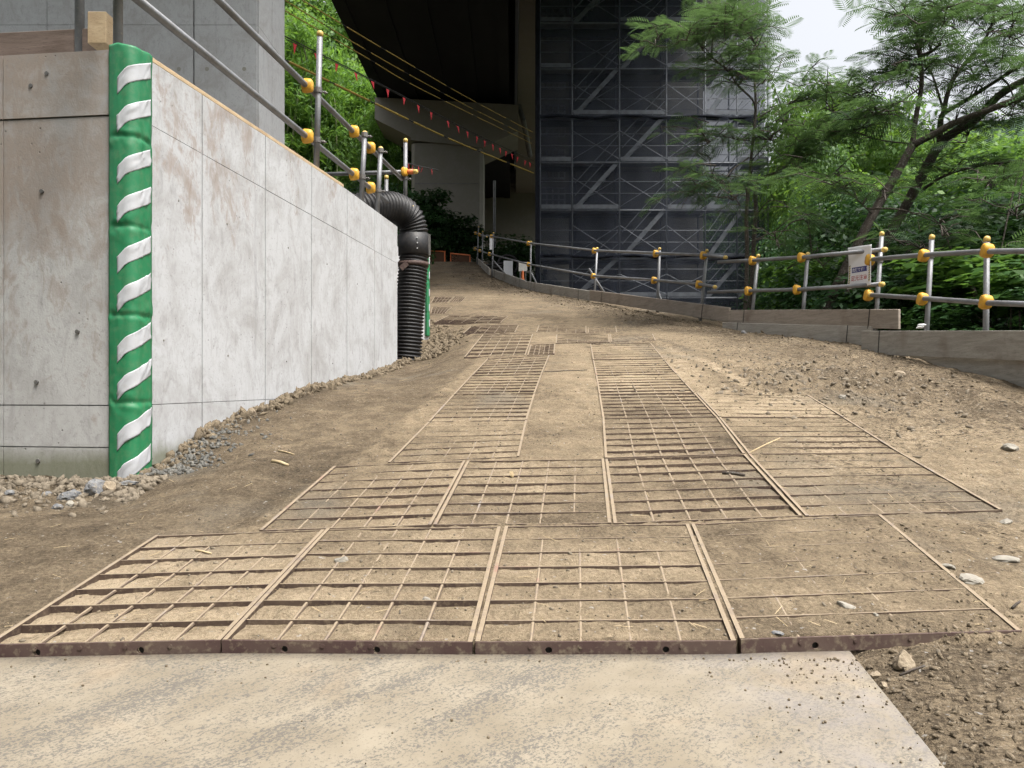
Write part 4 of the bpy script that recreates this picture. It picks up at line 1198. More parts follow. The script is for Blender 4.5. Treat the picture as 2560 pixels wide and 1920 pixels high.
def abutment():
    root = thing('abutment', 'dark concrete abutment wall far back under the bridge', 'abutment', (-1, 62, 6))
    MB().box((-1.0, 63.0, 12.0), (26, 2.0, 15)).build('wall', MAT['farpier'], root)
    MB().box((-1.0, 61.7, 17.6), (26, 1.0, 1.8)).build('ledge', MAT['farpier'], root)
    for k in range(5): MB().box((-5 + k * 2.6, 61.4, 18.9), (1.3, .8, .8)).build('bearing_block', MAT['farpier'], root)
    MB().prism([Vector((-3.3, 61.9, 15.6)), Vector((-3.3, 61.9, 6)), Vector((4.4, 61.9, 6)), Vector((4.4, 61.9, 11.6))], (0, -.35, 0)).build('stair_wing', MAT['farpier'], root)
    MB().tube([U(1236, 620, 34), U(1236, 452, 34)], .06, 10).build('standpipe', MAT['pipedark'], root)
abutment()

# ------------------------------------------------------------------ scaffold tower and the pier inside it
SY = 28.0
def SX(px, Y=SY): return (px - 1280) / F * Y
def SZ(py, Y=SY): return CH + (960 - py) / F * Y
def inner_pier():
    root = thing('bridge_pier', 'dark concrete pier wrapped inside the scaffold tower', 'bridge pier', (5, 32, 1))
    MB().box(((SX(1440, 31) + SX(1758, 31)) / 2, 32.5, 8.2), (SX(1758, 31) - SX(1440, 31), 3.0, 15.6)).build('shaft', MAT['farpier'], root)
    a = SX(1758, 31)
    MB().prism([Vector((a, 31.2, 12.9)), Vector((a + 2.3, 31.2, 15.2)), Vector((a + 2.3, 31.2, 16.6)), Vector((a, 31.2, 16.6))], (0, 2.6, 0)).build('cap_arm', MAT['farpier'], root)
inner_pier()

def scaffold():
    xs = [SX(q) for q in (1350, 1430.5, 1548.5, 1666, 1763, 1843, 1920)]
    zt = [SZ(q) for q in (745, 648, 526, 407, 290, 173, 58, -60, -178)]     # platform heights, about 1.75 m apart
    zb = 1.2; top = zt[-1] + .6; yf, yb = SY, SY + 1.1
    root = thing('scaffold_tower', 'tall grey scaffold tower wrapped in dark safety net', 'scaffold', (xs[0], SY, zb))
    for x in xs:
        for y in (yf, yb):
            MB().tube([(x, y, zb), (x, y, top)], .028, 8).build('upright', MAT['scaf'], root, True)
    for zi, z in enumerate(zt):
        for y in (yf, yb):
            MB().tube([(xs[0], y, z), (xs[-1], y, z)], .024, 6).build('ledger', MAT['scaf'], root)
            MB().tube([(xs[0], y, z + .62), (xs[-1], y, z + .62)], .011, 6).build('guard_rail', MAT['scaf'], root)
            MB().tube([(xs[0], y, z + 1.05), (xs[-1], y, z + 1.05)], .011, 6).build('guard_rail', MAT['scaf'], root)
        for x in xs:
            MB().tube([(x, yf, z), (x, yb, z)], .022, 6).build('transom', MAT['scaf'], root)
        for i in range(len(xs) - 1):
            stair_bay = (i == 1 and zi % 2 == 0) or (i == 2 and zi % 2 == 1) or i == 4
            a, b = xs[i] + .04, xs[i + 1] - .04
            if not (i == 4 and zi % 1 == 0 and False):
                for (q, wd) in ((.28, .48), (.80, .48)):
                    if stair_bay and q > .5: continue
                    MB().box(((a + b) / 2, yf + q, z + .035), (b - a, wd, .05)).build('deck_board', MAT['scaf'], root)
            if i not in (1,) or zi % 2 == 0:
                if (i + zi) % 3 != 1: MB().box(((a + b) / 2, yf - .035, z + .13), (b - a, .012, .15)).build('toe_board', MAT['scaf'], root)
            if zi + 1 < len(zt) and i in (1, 2, 3, 5):
                z2 = zt[zi + 1]
                MB().tube([(xs[i], yf - .03, z + .12), (xs[i + 1], yf - .03, z2 - .55)], .013, 6).build('cross_brace', MAT['scaf'], root)
                MB().tube([(xs[i], yf - .045, z2 - .55), (xs[i + 1], yf - .045, z + .12)], .013, 6).build('cross_brace', MAT['scaf'], root)
    # stairs
    for zi in range(len(zt) - 1):
        for i in ([1, 2][zi % 2], 4):
            x0, x1 = xs[i] + .1, xs[i + 1] - .05
            if i == 4: x1 = xs[5] + .2
            y = yf + .30; z0, z1 = zt[zi] + .05, zt[zi + 1] + .05
            st = MB()
            for s in (-.24, .24): st.beam((x0, y + s, z0), (x1, y + s, z1), .04, .15)
            so = st.build('stair_stringer', MAT['scaf'], root)
            for k in range(1, 8):
                t = k / 8; MB().box((x0 + (x1 - x0) * t, y, z0 + (z1 - z0) * t), (.20, .46, .03)).build('tread', MAT['scaf'], so)
            for off in (.5, .95): MB().tube([(x0, y - .28, z0 + off), (x1, y - .28, z1 + off)], .017, 6).build('stair_rail', MAT['scaf'], root)
    # nets: two tiers in front with rolled lower edges, one on the left side
    nx = 60
    for (z0, z1, y) in ((SZ(293) + .0, top, yf + .50), (SZ(640), SZ(290), yf + .53), (zb + .2, SZ(637), yf + .56)):
        mb = MB(); nz = 40
        for j in range(nz + 1):
            for i in range(nx + 1):
                x = xs[0] - .03 + (xs[-1] - xs[0] + .06) * i / nx; z = z0 + (z1 - z0) * j / nz
                w = .05 * math.sin(i * .9 + j * .13) * math.sin(j * .21) + .10 * (float(vnoise(np.array([i * .4]), np.array([j * .15]), 4)[0]) - .5)
                mb.v.append((x, y - .03 + w * .7, z))
        for j in range(nz):
            for i in range(nx): a = j * (nx + 1) + i; mb.f.append((a, a + 1, a + nx + 2, a + nx + 1))
        mb.build('safety_net', MAT['net'], root, True)
        vb = MB(); vb.v = [(a_, b_ - .62, c_) for a_, b_, c_ in mb.v]; vb.f = list(mb.f); vb.build('outer_net', MAT['netveil'], root, True)
        MB().tube([(xs[0] + (xs[-1] - xs[0]) * k / 12, y - .60, z0 + .05 * math.sin(k * 1.7) - .02) for k in range(13)], .055, 7).build('net_roll', MAT['netdark'], root, True)
    mb = MB(); mb.add([(xs[0] - .05, yf - .1, zb + 1.5), (xs[0] - .05, yf + 4.2, zb + 1.5), (xs[0] - .05, yf + 4.2, top), (xs[0] - .05, yf - .1, top)], [(0, 1, 2, 3)]); mb.build('side_net', MAT['netdark'], root)
    MB().beam((xs[0] - .09, yf - .05, zb + 1.2), (xs[0] - .09, yf - .05, top), .16, .10, (0, 1, 0)).build('net_fold', MAT['netdark'], root)
    # lattice boards seen through the net in the narrow left bay
    for (p0, p1) in ((20, 48), (58, 105), (176, 222), (264, 284), (300, 340), (374, 446), (470, 545)):
        Yl = SY + 2.6; a0, a1 = SX(1352, Yl), SX(1412, Yl); z1, z0 = SZ(p0, Yl), SZ(p1, Yl)
        pm = MB().box(((a0 + a1) / 2, Yl, z1), (a1 - a0, .05, .06)).build('lattice_frame', MAT['lattice'], root)
        rows = max(1, int(round((z1 - z0) / .26)))
        for k in range(1, rows + 1):
            MB().box(((a0 + a1) / 2, Yl, z1 - (z1 - z0) * k / rows), (a1 - a0, .05, .07)).build('lattice_slat', MAT['lattice'], pm)
        for k in range(5):
            MB().box((a0 + (a1 - a0) * k / 4, Yl + .03, (z0 + z1) / 2), (.07, .04, z1 - z0)).build('lattice_slat', MAT['lattice'], pm)
scaffold()

# ------------------------------------------------------------------ overhead cables and pennants
def cable(label, pts, r, yellow=True, gap=2.1):
    p = catmull([U(*q) for q in pts], 14)
    root = thing('overhead_cable', label, 'cable', p[0])
    MB().tube(p, r * .55 if yellow else r, 6).build('wire', MAT['wire'], root, True)
    if yellow:
        q = resample(p, .15); n = int(gap / .15); i = 0
        while i + 3 < len(q):
            seg = q[i:i + n - 1]
            if len(seg) > 2: MB().tube(seg, r, 8).build('cover', MAT['yellowrope'], root, True)
            i += n
cable('topmost black and yellow cable crossing in front of the deck', [(640, -66, 12.5), (755, 0, 14.5), (963, 125, 18.5), (1165, 242, 23.5), (1336, 333, 28)], .012)
cable('second black and yellow cable from the top', [(600, -66, 12.5), (711, 0, 14.5), (875, 101, 17.5), (1022, 186, 20.5), (1178, 270, 24), (1336, 349, 28)], .012)
cable('third black and yellow cable from the top', [(600, -36, 12.5), (711, 26, 14.5), (914, 143, 18.0), (1022, 207, 20.5), (1198, 295, 24.5), (1336, 362, 28)], .012)
cable('lowest thick yellow cable sagging towards the scaffold', [(600, 95, 12.5), (719, 153, 14.5), (934, 257, 18.5), (1142, 355, 23), (1334, 433, 27.9)], .026)
cable('thin black line above the pennant string', [(600, 30, 12.5), (711, 90, 14.5), (950, 210, 18.5), (1200, 340, 24), (1336, 402, 28)], .012, False)
def pennants(label, pts, idx, size):
    p = catmull([U(*q) for q in pts], 20); q = resample(p, .05)
    root = thing('pennant_string', label, 'pennants', p[0])
    MB().tube(p, .008, 5).build('string', MAT['wire'], root)
    for f in idx:
        i = min(len(q) - 8, int(f * (len(q) - 1))); a = q[i]; k = int(size / .05); b = q[min(i + k, len(q) - 1)]
        tip = (a + b) / 2 - Vector((rnd.uniform(-.05, .05), rnd.uniform(-.06, .06), size * 1.15))
        mb = MB(); mb.add([a, b, tip], [(0, 1, 2)]); o = mb.build('pennant', MAT['flag'], root)
        m = o.modifiers.new('t', 'SOLIDIFY'); m.thickness = .004
pennants('long string of red triangular pennants below the black cables', [(600, 40, 12.5), (709, 95, 14.5), (950, 213, 18.5), (1200, 345, 24), (1336, 412, 28)],
         [.15, .20, .255, .305, .355, .40, .45, .495, .54, .60, .64, .68, .72, .755, .79, .825, .855, .88, .91, .95, .975], .18)
pennants('short string of red pennants at the end of the wall railing', [(1018, 408, 9.4), (1050, 416, 10.5), (1095, 425, 12.0)], [.02, .2, .36, .5, .78], .075)

# ------------------------------------------------------------------ things at the top of the ramp
def barrier(label, l, r, hgt):
    a, b = U(*l), U(*r); up = Vector((0, 0, hgt))
    root = thing('barrier_fence', label, 'barrier', (a + b) / 2)
    m = MB(); m.tube([a, a + up, b + up, b], .035, 8); m.build('frame', MAT['orange'], root)
    m = MB(); m.add([a + up * .02, b + up * .02, b + up * .97, a + up * .97], [(0, 1, 2, 3)]); m.build('mesh', MAT['barrier'], root)
barrier('orange framed barrier beside the green pad at the ramp top', (1074, 664, 31.5), (1112, 666, 31.2), .60)
barrier('orange framed barrier in front of the dark shrub', (1127, 662, 31.2), (1175, 667, 30.9), .46)
def sign(name, label, l, r, top, bot, Y, mat):
    a, b = U(l, bot, Y), U(r, bot, Y); h = U(l, top, Y).z - a.z
    root = thing(name, label, 'sign', (a + b) / 2)
    MB().box(tuple((a + b) / 2 + Vector((0, 0, h / 2))), (b.x - a.x, .03, h)).build('board', MAT[mat], root)
    for x in (a.x + .05, b.x - .05): MB().tube([(x, Y + .03, a.z - .8), (x, Y + .03, a.z + h)], .02, 6).build('leg', MAT['pipedark'], root)
sign('notice_board', 'white notice board with papers behind the railing', 1259, 1282, 652, 690, 29.0, 'paper')
sign('notice_board', 'grey sheet hanging behind the railing by the scaffold foot', 1297, 1318, 655, 678, 27.0, 'lattice')
sign('notice_board', 'narrow white sheet inside the scaffold foot', 1358, 1369, 656, 682, 29.4, 'paper')
def small_banner():
    a = U(1223, 590, 26.6)
    root = thing('warning_banner', 'small pale banner hanging at the far railing end', 'banner', a)
    MB().box(tuple(U(1227.5, 608, 26.5)), (.10, .01, .44)).build('cloth', MAT['cloth'], root)
small_banner()
def hose():
    c = U(1240, 672, 29.5)
    root = thing('hose_coil', 'heap of coiled black hose behind the far railing', 'hose', c - Vector((0, 0, .3)))
    for k in range(5):
        pts = [c + Vector((.75 * math.cos(t) * (1 - .06 * k), .3 * math.sin(t), -.25 + k * .09 + .05 * math.sin(2 * t + k))) for t in np.linspace(0, 6.28, 24)]
        MB().tube(pts, .055, 8, False).build('loop', MAT['black'], root, True)
    pts = [c + Vector((.45 + .38 * math.cos(t), -.1, .12 + .38 * math.sin(t))) for t in np.linspace(0, 6.28, 24)]
    MB().tube(pts, .05, 8, False).build('loop', MAT['black'], root, True)
hose()
def cone():
    p = U(1307, 706, 24.5)
    root = thing('marker_post', 'small orange marker post behind the railing planks', 'marker', p)
    MB().tube([p, p + Vector((0, 0, .35)), p + Vector((0, 0, .38))], [.05, .035, .01], 10).build('post', MAT['orange'], root)
cone()
def foil():
    p = U(2308, 820, 7.55)
    root = thing('crumpled_foil', 'crumpled silver foil lying on the plank top', 'litter', p)
    mb = MB()
    for k in range(5):
        q = p + Vector((rnd.uniform(-.05, .06), rnd.uniform(-.01, .01), rnd.uniform(.005, .03)))
        v = ICO_V * np.array([rnd.uniform(.02, .04), .012, rnd.uniform(.012, .03)]) * nr.uniform(.6, 1.3, (12, 1)) + np.array(q)
        mb.add(v, [tuple(f) for f in ICO_F])
    mb.build('foil', MAT['tin'], root)
foil()

# ------------------------------------------------------------------ trees
LEAF_V = np.array([(0, -.5, 0), (.30, -.05, .05), (0, .5, -.04), (-.30, -.05, .05)]); LEAF_F = np.array([(0, 1, 2, 3)])
BLEAF_V = np.array([(0, -.5, 0), (.085, -.1, .02), (0, .5, -.06), (-.085, -.1, .02)])
def crown_points(rs, c, rx, ry, rz, nclump, per, cr):
    """leaf places and outward directions for an uneven crown made of clumps"""
    d = rs.normal(size=(nclump, 3)); d /= np.linalg.norm(d, axis=1, keepdims=True)
    r = rs.uniform(.35, 1.0, (nclump, 1)) ** .6
    cc = d * r * np.array([rx, ry, rz]); cc[:, 2] = np.where(cc[:, 2] < -.55 * rz, -.3 * rz, cc[:, 2])
    sz = cr * rs.uniform(.55, 1.35, nclump)
    P = []; O = []
    for k in range(nclump):
        n = int(per * (sz[k] / cr) ** 1.6)
        v = rs.normal(size=(n, 3)); v /= np.linalg.norm(v, axis=1, keepdims=True)
        q = v * (rs.uniform(0, 1, (n, 1)) ** .42) * sz[k] * np.array([1.15, 1.15, .62])
        P.append(cc[k] + q); O.append(v * .6 + d[k] * .5)
    return np.concatenate(P) + np.array(c), np.concatenate(O), cc + np.array(c)

def leaves_mesh(name, rs, P, O, size, mat, parent, tv=LEAF_V, droop=.0, flat=.9):
    n = len(P)
    nrm = O + np.array([0, 0, flat]) + rs.normal(size=(n, 3)) * .55
    up = rs.normal(size=(n, 3)); up[:, 2] -= droop
    R = frames(nrm, up)
    V, Fc = scatter(tv, LEAF_F, R, P, size * rs.uniform(.4, 1.6, n))
    return np_mesh(name, V, Fc, mat, parent)

def broad_tree(name, label, base, h, rx, mat, seed, nclump=26, per=330, leaf=.16, group=None, cat='tree', trunk_r=.11, low=.25):
    rs = np.random.RandomState(seed); b = Vector(base)
    root = thing(name, label, cat, b, group)
    cz_ = h * (low + (1 - low) * .52); rz = h * (1 - low) * .52
    P, O, cc = crown_points(rs, (b.x, b.y, b.z + cz_), rx, rx, rz, nclump, per, rx * .42)
    leaves_mesh('crown', rs, P, O, leaf, mat, root)
    mb = MB(); top = b + Vector((rs.uniform(-.3, .3), rs.uniform(-.3, .3), h * .8))
    mid = b.lerp(top, .5) + Vector((rs.uniform(-.2, .2), rs.uniform(-.2, .2), 0))
    mb.tube(catmull([b - Vector((0, 0, .3)), mid, top], 6), np.linspace(trunk_r, trunk_r * .3, 13), 8)
    for k in range(0, nclump, 3):
        q = Vector(cc[k]); s = b.lerp(top, min(.9, max(.25, (q.z - b.z) / h * .7)))
        mb.tube([s, s.lerp(q, .5) + Vector((0, 0, .15)), q], [trunk_r * .4, trunk_r * .25, trunk_r * .1], 5)
    mb.build('trunk', MAT['bark'], root, True)
    return root

def copy_thing(root, loc, rz, scale, label=None):
    r = root.copy(); COL.objects.link(r); r.location = loc; r.rotation_euler = (0, 0, rz); r.scale = scale
    if label: r['label'] = label
    for ch in [c for c in root.children]:
        c = ch.copy(); COL.objects.link(c); c.parent = r
    return r

# trees in the valley to the right: (photo x, photo y of the top, depth, kind)
protoR = {}
GRP_R = 'trees in the valley right of the railing'
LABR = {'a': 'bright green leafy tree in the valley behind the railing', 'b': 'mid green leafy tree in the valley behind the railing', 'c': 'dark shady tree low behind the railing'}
def put_right(kind, px, py, Y, width):
    x = (px - 1280) / F * Y; zb = gz(x, Y); zt = CH + (960 - py) / F * Y; h = zt - zb
    if kind not in protoR:
        protoR[kind] = (broad_tree('leafy_tree', LABR[kind], (x, Y, zb), 8.0, 2.6, MAT['leaf' + kind], 31 + ord(kind), 34, 420, .17 if kind != 'c' else .14, GRP_R), 1)
        root = protoR[kind][0]; root.scale = (width / 2.6, width / 2.6, h / 8.0); root.rotation_euler = (0, 0, 0)
        return root
    root = protoR[kind][0]
    return copy_thing(root, (x, Y, zb), rnd.uniform(0, 6.28), (width / 2.6, width / 2.6, h / 8.0))
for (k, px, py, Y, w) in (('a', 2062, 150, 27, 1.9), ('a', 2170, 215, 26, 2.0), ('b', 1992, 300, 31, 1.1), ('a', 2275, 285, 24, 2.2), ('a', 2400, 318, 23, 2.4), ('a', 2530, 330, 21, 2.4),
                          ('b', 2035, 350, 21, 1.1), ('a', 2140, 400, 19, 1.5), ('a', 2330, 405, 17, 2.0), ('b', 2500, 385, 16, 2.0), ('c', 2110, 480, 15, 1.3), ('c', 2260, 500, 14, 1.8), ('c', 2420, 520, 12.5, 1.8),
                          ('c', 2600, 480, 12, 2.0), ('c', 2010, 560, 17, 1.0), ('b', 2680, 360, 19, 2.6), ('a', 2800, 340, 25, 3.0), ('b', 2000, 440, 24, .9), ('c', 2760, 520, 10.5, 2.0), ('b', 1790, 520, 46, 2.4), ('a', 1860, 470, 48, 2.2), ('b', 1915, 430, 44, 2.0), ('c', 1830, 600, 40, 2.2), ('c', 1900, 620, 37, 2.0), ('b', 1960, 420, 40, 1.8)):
    put_right(k, px, py, Y, w)
# shrubs just behind the planks
sh = None
for i, (px, py, Y, w, m) in enumerate(((1975, 610, 13.2, .7, 'b'), (2030, 590, 12.4, .9, 'b'), (2090, 640, 11.6, 1.0, 'c'), (1925, 680, 14, .55, 'b'), (1985, 690, 14.5, .6, 'c'), (2230, 640, 10.8, 1.2, 'c'),
                                        (2340, 640, 9.8, 1.0, 'c'), (2440, 600, 9.4, 1.2, 'c'), (2540, 560, 9.0, 1.3, 'b'), (2640, 600, 8.4, 1.2, 'b'), (2480, 720, 8.0, .8, 'c'), (2160, 690, 10.6, .9, 'b'))):
    x = (px - 1280) / F * Y; zb = gz(x, Y) - .1; h = CH + (960 - py) / F * Y - zb
    lab = {'b': 'leafy green shrub just behind the railing planks', 'c': 'dark green shrub just behind the railing planks'}[m]
    key = 's' + m
    if key not in protoR: protoR[key + 'd'] = (w, h); protoR[key] = broad_tree('shrub', lab, (x, Y, zb), h, w, MAT['leaf' + m], 90 + i, 22, 230, .095, 'shrubs behind the right railing', 'shrub', .04, .05)
    else: copy_thing(protoR[key], (x, Y, zb), rnd.uniform(0, 6), (w / protoR[key + 'd'][0], w / protoR[key + 'd'][0], h / protoR[key + 'd'][1]))

# wooded hillside at the left
GRP_L = 'trees on the hillside at the left'
LABL = {'a': 'bright green tree on the hillside left of the bridge', 'b': 'mid green tree on the hillside left of the bridge'}
protoL = {}
for (k, px, py, Y, w) in (('a', 735, -90, 60, 4.6), ('a', 800, -40, 57, 4.4), ('a', 860, 60, 55, 3.6), ('a', 915, 175, 56, 3.2), ('b', 760, 110, 50, 3.4), ('a', 850, 190, 49, 2.8), ('a', 700, 40, 51, 3.8),
                          ('a', 965, 300, 54, 2.4), ('b', 1000, 365, 50, 1.8), ('b', 720, 240, 44, 2.4), ('a', 790, 260, 45, 2.2), ('b', 640, 120, 46, 3.6), ('a', 905, 290, 45, 2.0), ('b', 560, 0, 52, 4.6)):
    x = (px - 1280) / F * Y; zb = gz(x, Y); h = CH + (960 - py) / F * Y - zb
    if k not in protoL:
        protoL[k] = broad_tree('hillside_tree', LABL[k], (x, Y, zb), 10.0, 3.2, MAT['leaf' + k], 51 + ord(k), 46, 520, .21, GRP_L); protoL[k].scale = (w / 3.2, w / 3.2, h / 10)
    else: copy_thing(protoL[k], (x, Y, zb), rnd.uniform(0, 6.28), (w / 3.2, w / 3.2, h / 10.0))

def bamboo(i, x, y, h, lean, seed):
    rs = np.random.RandomState(seed); b = Vector((x, y, gz(x, y) - .1))
    root = thing('bamboo', 'tall thin bamboo in the grove on the left hillside', 'bamboo', b, 'bamboo in the hillside grove')
    a = rs.uniform(0, 6.28); dx = Vector((math.cos(a), math.sin(a), 0)) * lean
    pts = catmull([b, b + Vector((0, 0, h * .5)) + dx * .25, b + Vector((0, 0, h * .85)) + dx * .7, b + Vector((0, 0, h * .95)) + dx * 1.5], 6)
    MB().tube(pts, np.linspace(.055, .014, len(pts)), 7).build('culm', MAT['bamboo'], root, True)
    P = []; O = []
    for k in range(34):
        t = rs.uniform(.38, 1.0); c = pts[min(len(pts) - 1, int(t * (len(pts) - 1)))]
        d = rs.normal(size=3); d[2] = abs(d[2]) * .2 - .15; d /= np.linalg.norm(d)
        L = rs.uniform(.4, 1.3); n = 26
        s = rs.uniform(.25, 1, (n, 1)) * L
        q = np.array(c) + d * s + np.array([0, 0, -.18]) * s * s + rs.normal(size=(n, 3)) * .13
        P.append(q); O.append(np.tile(d * .3, (n, 1)))
    leaves_mesh('foliage', rs, np.concatenate(P), np.concatenate(O), .30, MAT['bambleaf'], root, BLEAF_V, 1.2, .5)
    return root
bp = [bamboo(i, -14.0 - i * .5, 46 + i * 1.2, 9.0, 1.0, 300 + i) for i in range(4)]
for i in range(52):
    Y = rnd.uniform(41, 52); px = rnd.uniform(690, 1000); x = (px - 1280) / F * Y
    zb = gz(x, Y) - .1
    ty = max(rnd.uniform(60, 260), (px - 800) * 2.0 + 70 if px < 930 else 390)     # stays left of and below the deck
    s = min(1.6, max(.45, (CH + (960 - ty) / F * Y - zb) / 8.8))
    copy_thing(bp[i % 4], (x, Y, zb), rnd.uniform(0, 6.28), (s, s, s))

ORD = ['first', 'second', 'third', 'fourth', 'fifth', 'sixth', 'seventh', 'eighth', 'ninth', 'tenth', 'eleventh', 'twelfth']
def ordinals(group, tail):
    by = {}
    for o in scene.objects:
        if o.parent is None and o.get('group') == group: by.setdefault(o['label'], []).append(o)
    for lab, l in by.items():
        l.sort(key=lambda o: o.location.x / o.location.y)
        for i, o in enumerate(l): o['label'] = '%s, %s %s' % (lab, ORD[i], tail)
ordinals(GRP_R, 'from the scaffold'); ordinals('shrubs behind the right railing', 'from the scaffold'); ordinals(GRP_L, 'from the left')
# dark shrubs where the ramp meets the far pier
for i, (px, py, Y, w) in enumerate(((1105, 480, 33.5, 1.5), (1150, 560, 32.8, 1.2), (1060, 520, 33, 1.3), (1085, 545, 32.2, 1.0))):
    x = (px - 1280) / F * Y; zb = gz(x, Y) - .2; h = CH + (960 - py) / F * Y - zb
    if i == 0: fs = broad_tree('dark_shrub', 'dark shrub in front of the hammerhead pier', (x, Y, zb), h, w, MAT['leafc'], 140, 26, 260, .16, 'dark shrubs at the top of the ramp', 'shrub', .05, .08); fh = h
    else: copy_thing(fs, (x, Y, zb), rnd.uniform(0, 6), (w / 1.5, w / 1.5, h / fh), ['', 'dark shrub nearest the far railing end at the ramp top', 'dark shrub behind the left orange barrier', 'low dark shrub between the two orange barriers'][i])
# low green growth behind the rail end, on the slope by the abutment
for i, (px, py, Y, w) in enumerate(((1260, 600, 36, 1.8), (1310, 620, 35, 1.6), (960, 470, 27, 1.4), (900, 480, 24, 1.3))):
    x = (px - 1280) / F * Y; zb = gz(x, Y) - .3; h = max(1.0, CH + (960 - py) / F * Y - zb)
    copy_thing(fs, (x, Y, zb), rnd.uniform(0, 6), (w / 1.5, w / 1.5, h / fh), ['dark green growth below the abutment', 'dark green growth beside the scaffold foot', 'low shrub at the foot of the bamboo grove', 'low shrub behind the wall railing'][i])

# mimosa trees: feathery double-pinnate leaves
def frond_template():
    v = []; f = []
    def q(a, b, w, nrm=(0, 0, 1)):
        a = np.array(a, float); b = np.array(b, float); d = b - a; s = np.cross(d, nrm); s = s / np.linalg.norm(s) * w
        m = a + d * .45; n = len(v)
        v.extend([a, m + s, b, m - s]); f.append((n, n + 1, n + 2, n + 3))
    q((0, 0, 0), (0, 1, -.16), .010)
    for k in range(9):
        t = .16 + .84 * k / 8; L = .40 * math.sin(math.pi * (.22 + .62 * t)) + .05
        for s in (-1, 1):
            a = (0, t, -.16 * t * t); b = (s * L * .86, t + L * .50, -.16 * t * t - .10 * L - .06 * t)
            q(a, b, .027)
    return np.array(v), np.array(f)
FV, FF = frond_template()

def mimosa(name, label, base, stems, twigs_n, seed, frond=.27, extra=(), mat='fern', bark='bark', tw=(.22, .62)):
    """stems: list of (points, r0, r1, leafy) with points in photo pixels + depth"""
    rs = np.random.RandomState(seed)
    root = thing(name, label, 'tree', base)
    T = []; Yd = []; seeds = []; allp = []
    first = True
    tb = MB(); lb = MB()
    for (pts, r0, r1, leafy) in stems:
        p = catmull([U(*q) for q in pts], 6); allp += p
        (tb if r0 > .05 else lb).tube(p, np.linspace(r0 * .68, r1 * .72, len(p)) * rs.uniform(.94, 1.06, len(p)), 9 if r0 > .04 else 6)
        if leafy > 0:
            for k in range(int(leafy * 1.15)):
                i = int(rs.uniform(.35, 1) * (len(p) - 1)); seeds.append((p[i], (p[min(i + 1, len(p) - 1)] - p[max(i - 1, 0)]).normalized()))
    for (px, py, Y, n) in extra:
        hub = U(px, py, Y); q0 = min(allp, key=lambda c: (c - hub).length)
        lb.tube(catmull([q0, q0.lerp(hub, .5) + Vector((0, 0, .08)), hub], 5), np.linspace(.014, .008, 11), 6)
        for k in range(max(2, int(n * .9))):
            e = U(px + rs.normal() * 30, py + rs.normal() * 22, Y + rs.normal() * .5)
            lb.tube([hub, hub.lerp(e, .5) + Vector((0, 0, .04)), e], [.008, .007, .006], 5)
            seeds.append((e, Vector((rs.normal(), rs.normal(), .2)).normalized()))
    for (s, d) in seeds:
        a = rs.uniform(0, 6.28)
        td = (Vector((math.cos(a), math.sin(a), rs.uniform(-.12, .42))) * .9 + d * .5).normalized()
        L = rs.uniform(*tw)
        e = s + td * L; m = s.lerp(e, .5) + Vector((0, 0, .10 * L)); e = e - Vector((0, 0, .10 * L))
        lb.tube([s, m, e], [.009, .006, .003], 5)
        n = int(L / .075)
        for k in range(n):
            t = .25 + .75 * k / max(1, n - 1)
            c = s.lerp(m, t * 2) if t < .5 else m.lerp(e, t * 2 - 1)
            sd_ = 1 if k % 2 else -1
            side = Vector((-td.y, td.x, 0)).normalized() * sd_
            dirv = (side * 1.0 + td * rs.uniform(.3, .9) + Vector((rs.normal() * .2, rs.normal() * .2, rs.uniform(-.45, .25)))).normalized()
            T.append(np.array(c)); Yd.append(np.array(dirv))
    T = np.array(T); Yd = np.array(Yd)
    nrm = np.tile(np.array([0, 0, 1.0]), (len(T), 1)) + rs.normal(size=(len(T), 3)) * .3
    x = np.cross(Yd, nrm); x /= np.linalg.norm(x, axis=1, keepdims=True); z = np.cross(x, Yd)
    R = np.stack([x, Yd, z], axis=2)
    V, Fc = scatter(FV, FF, R, T, frond * rs.uniform(.7, 1.25, len(T)))
    np_mesh('foliage', V, Fc, MAT[mat], root)
    tb.build('trunk', MAT[bark], root, True); lb.build('branches', MAT[bark], root, True)
    return root

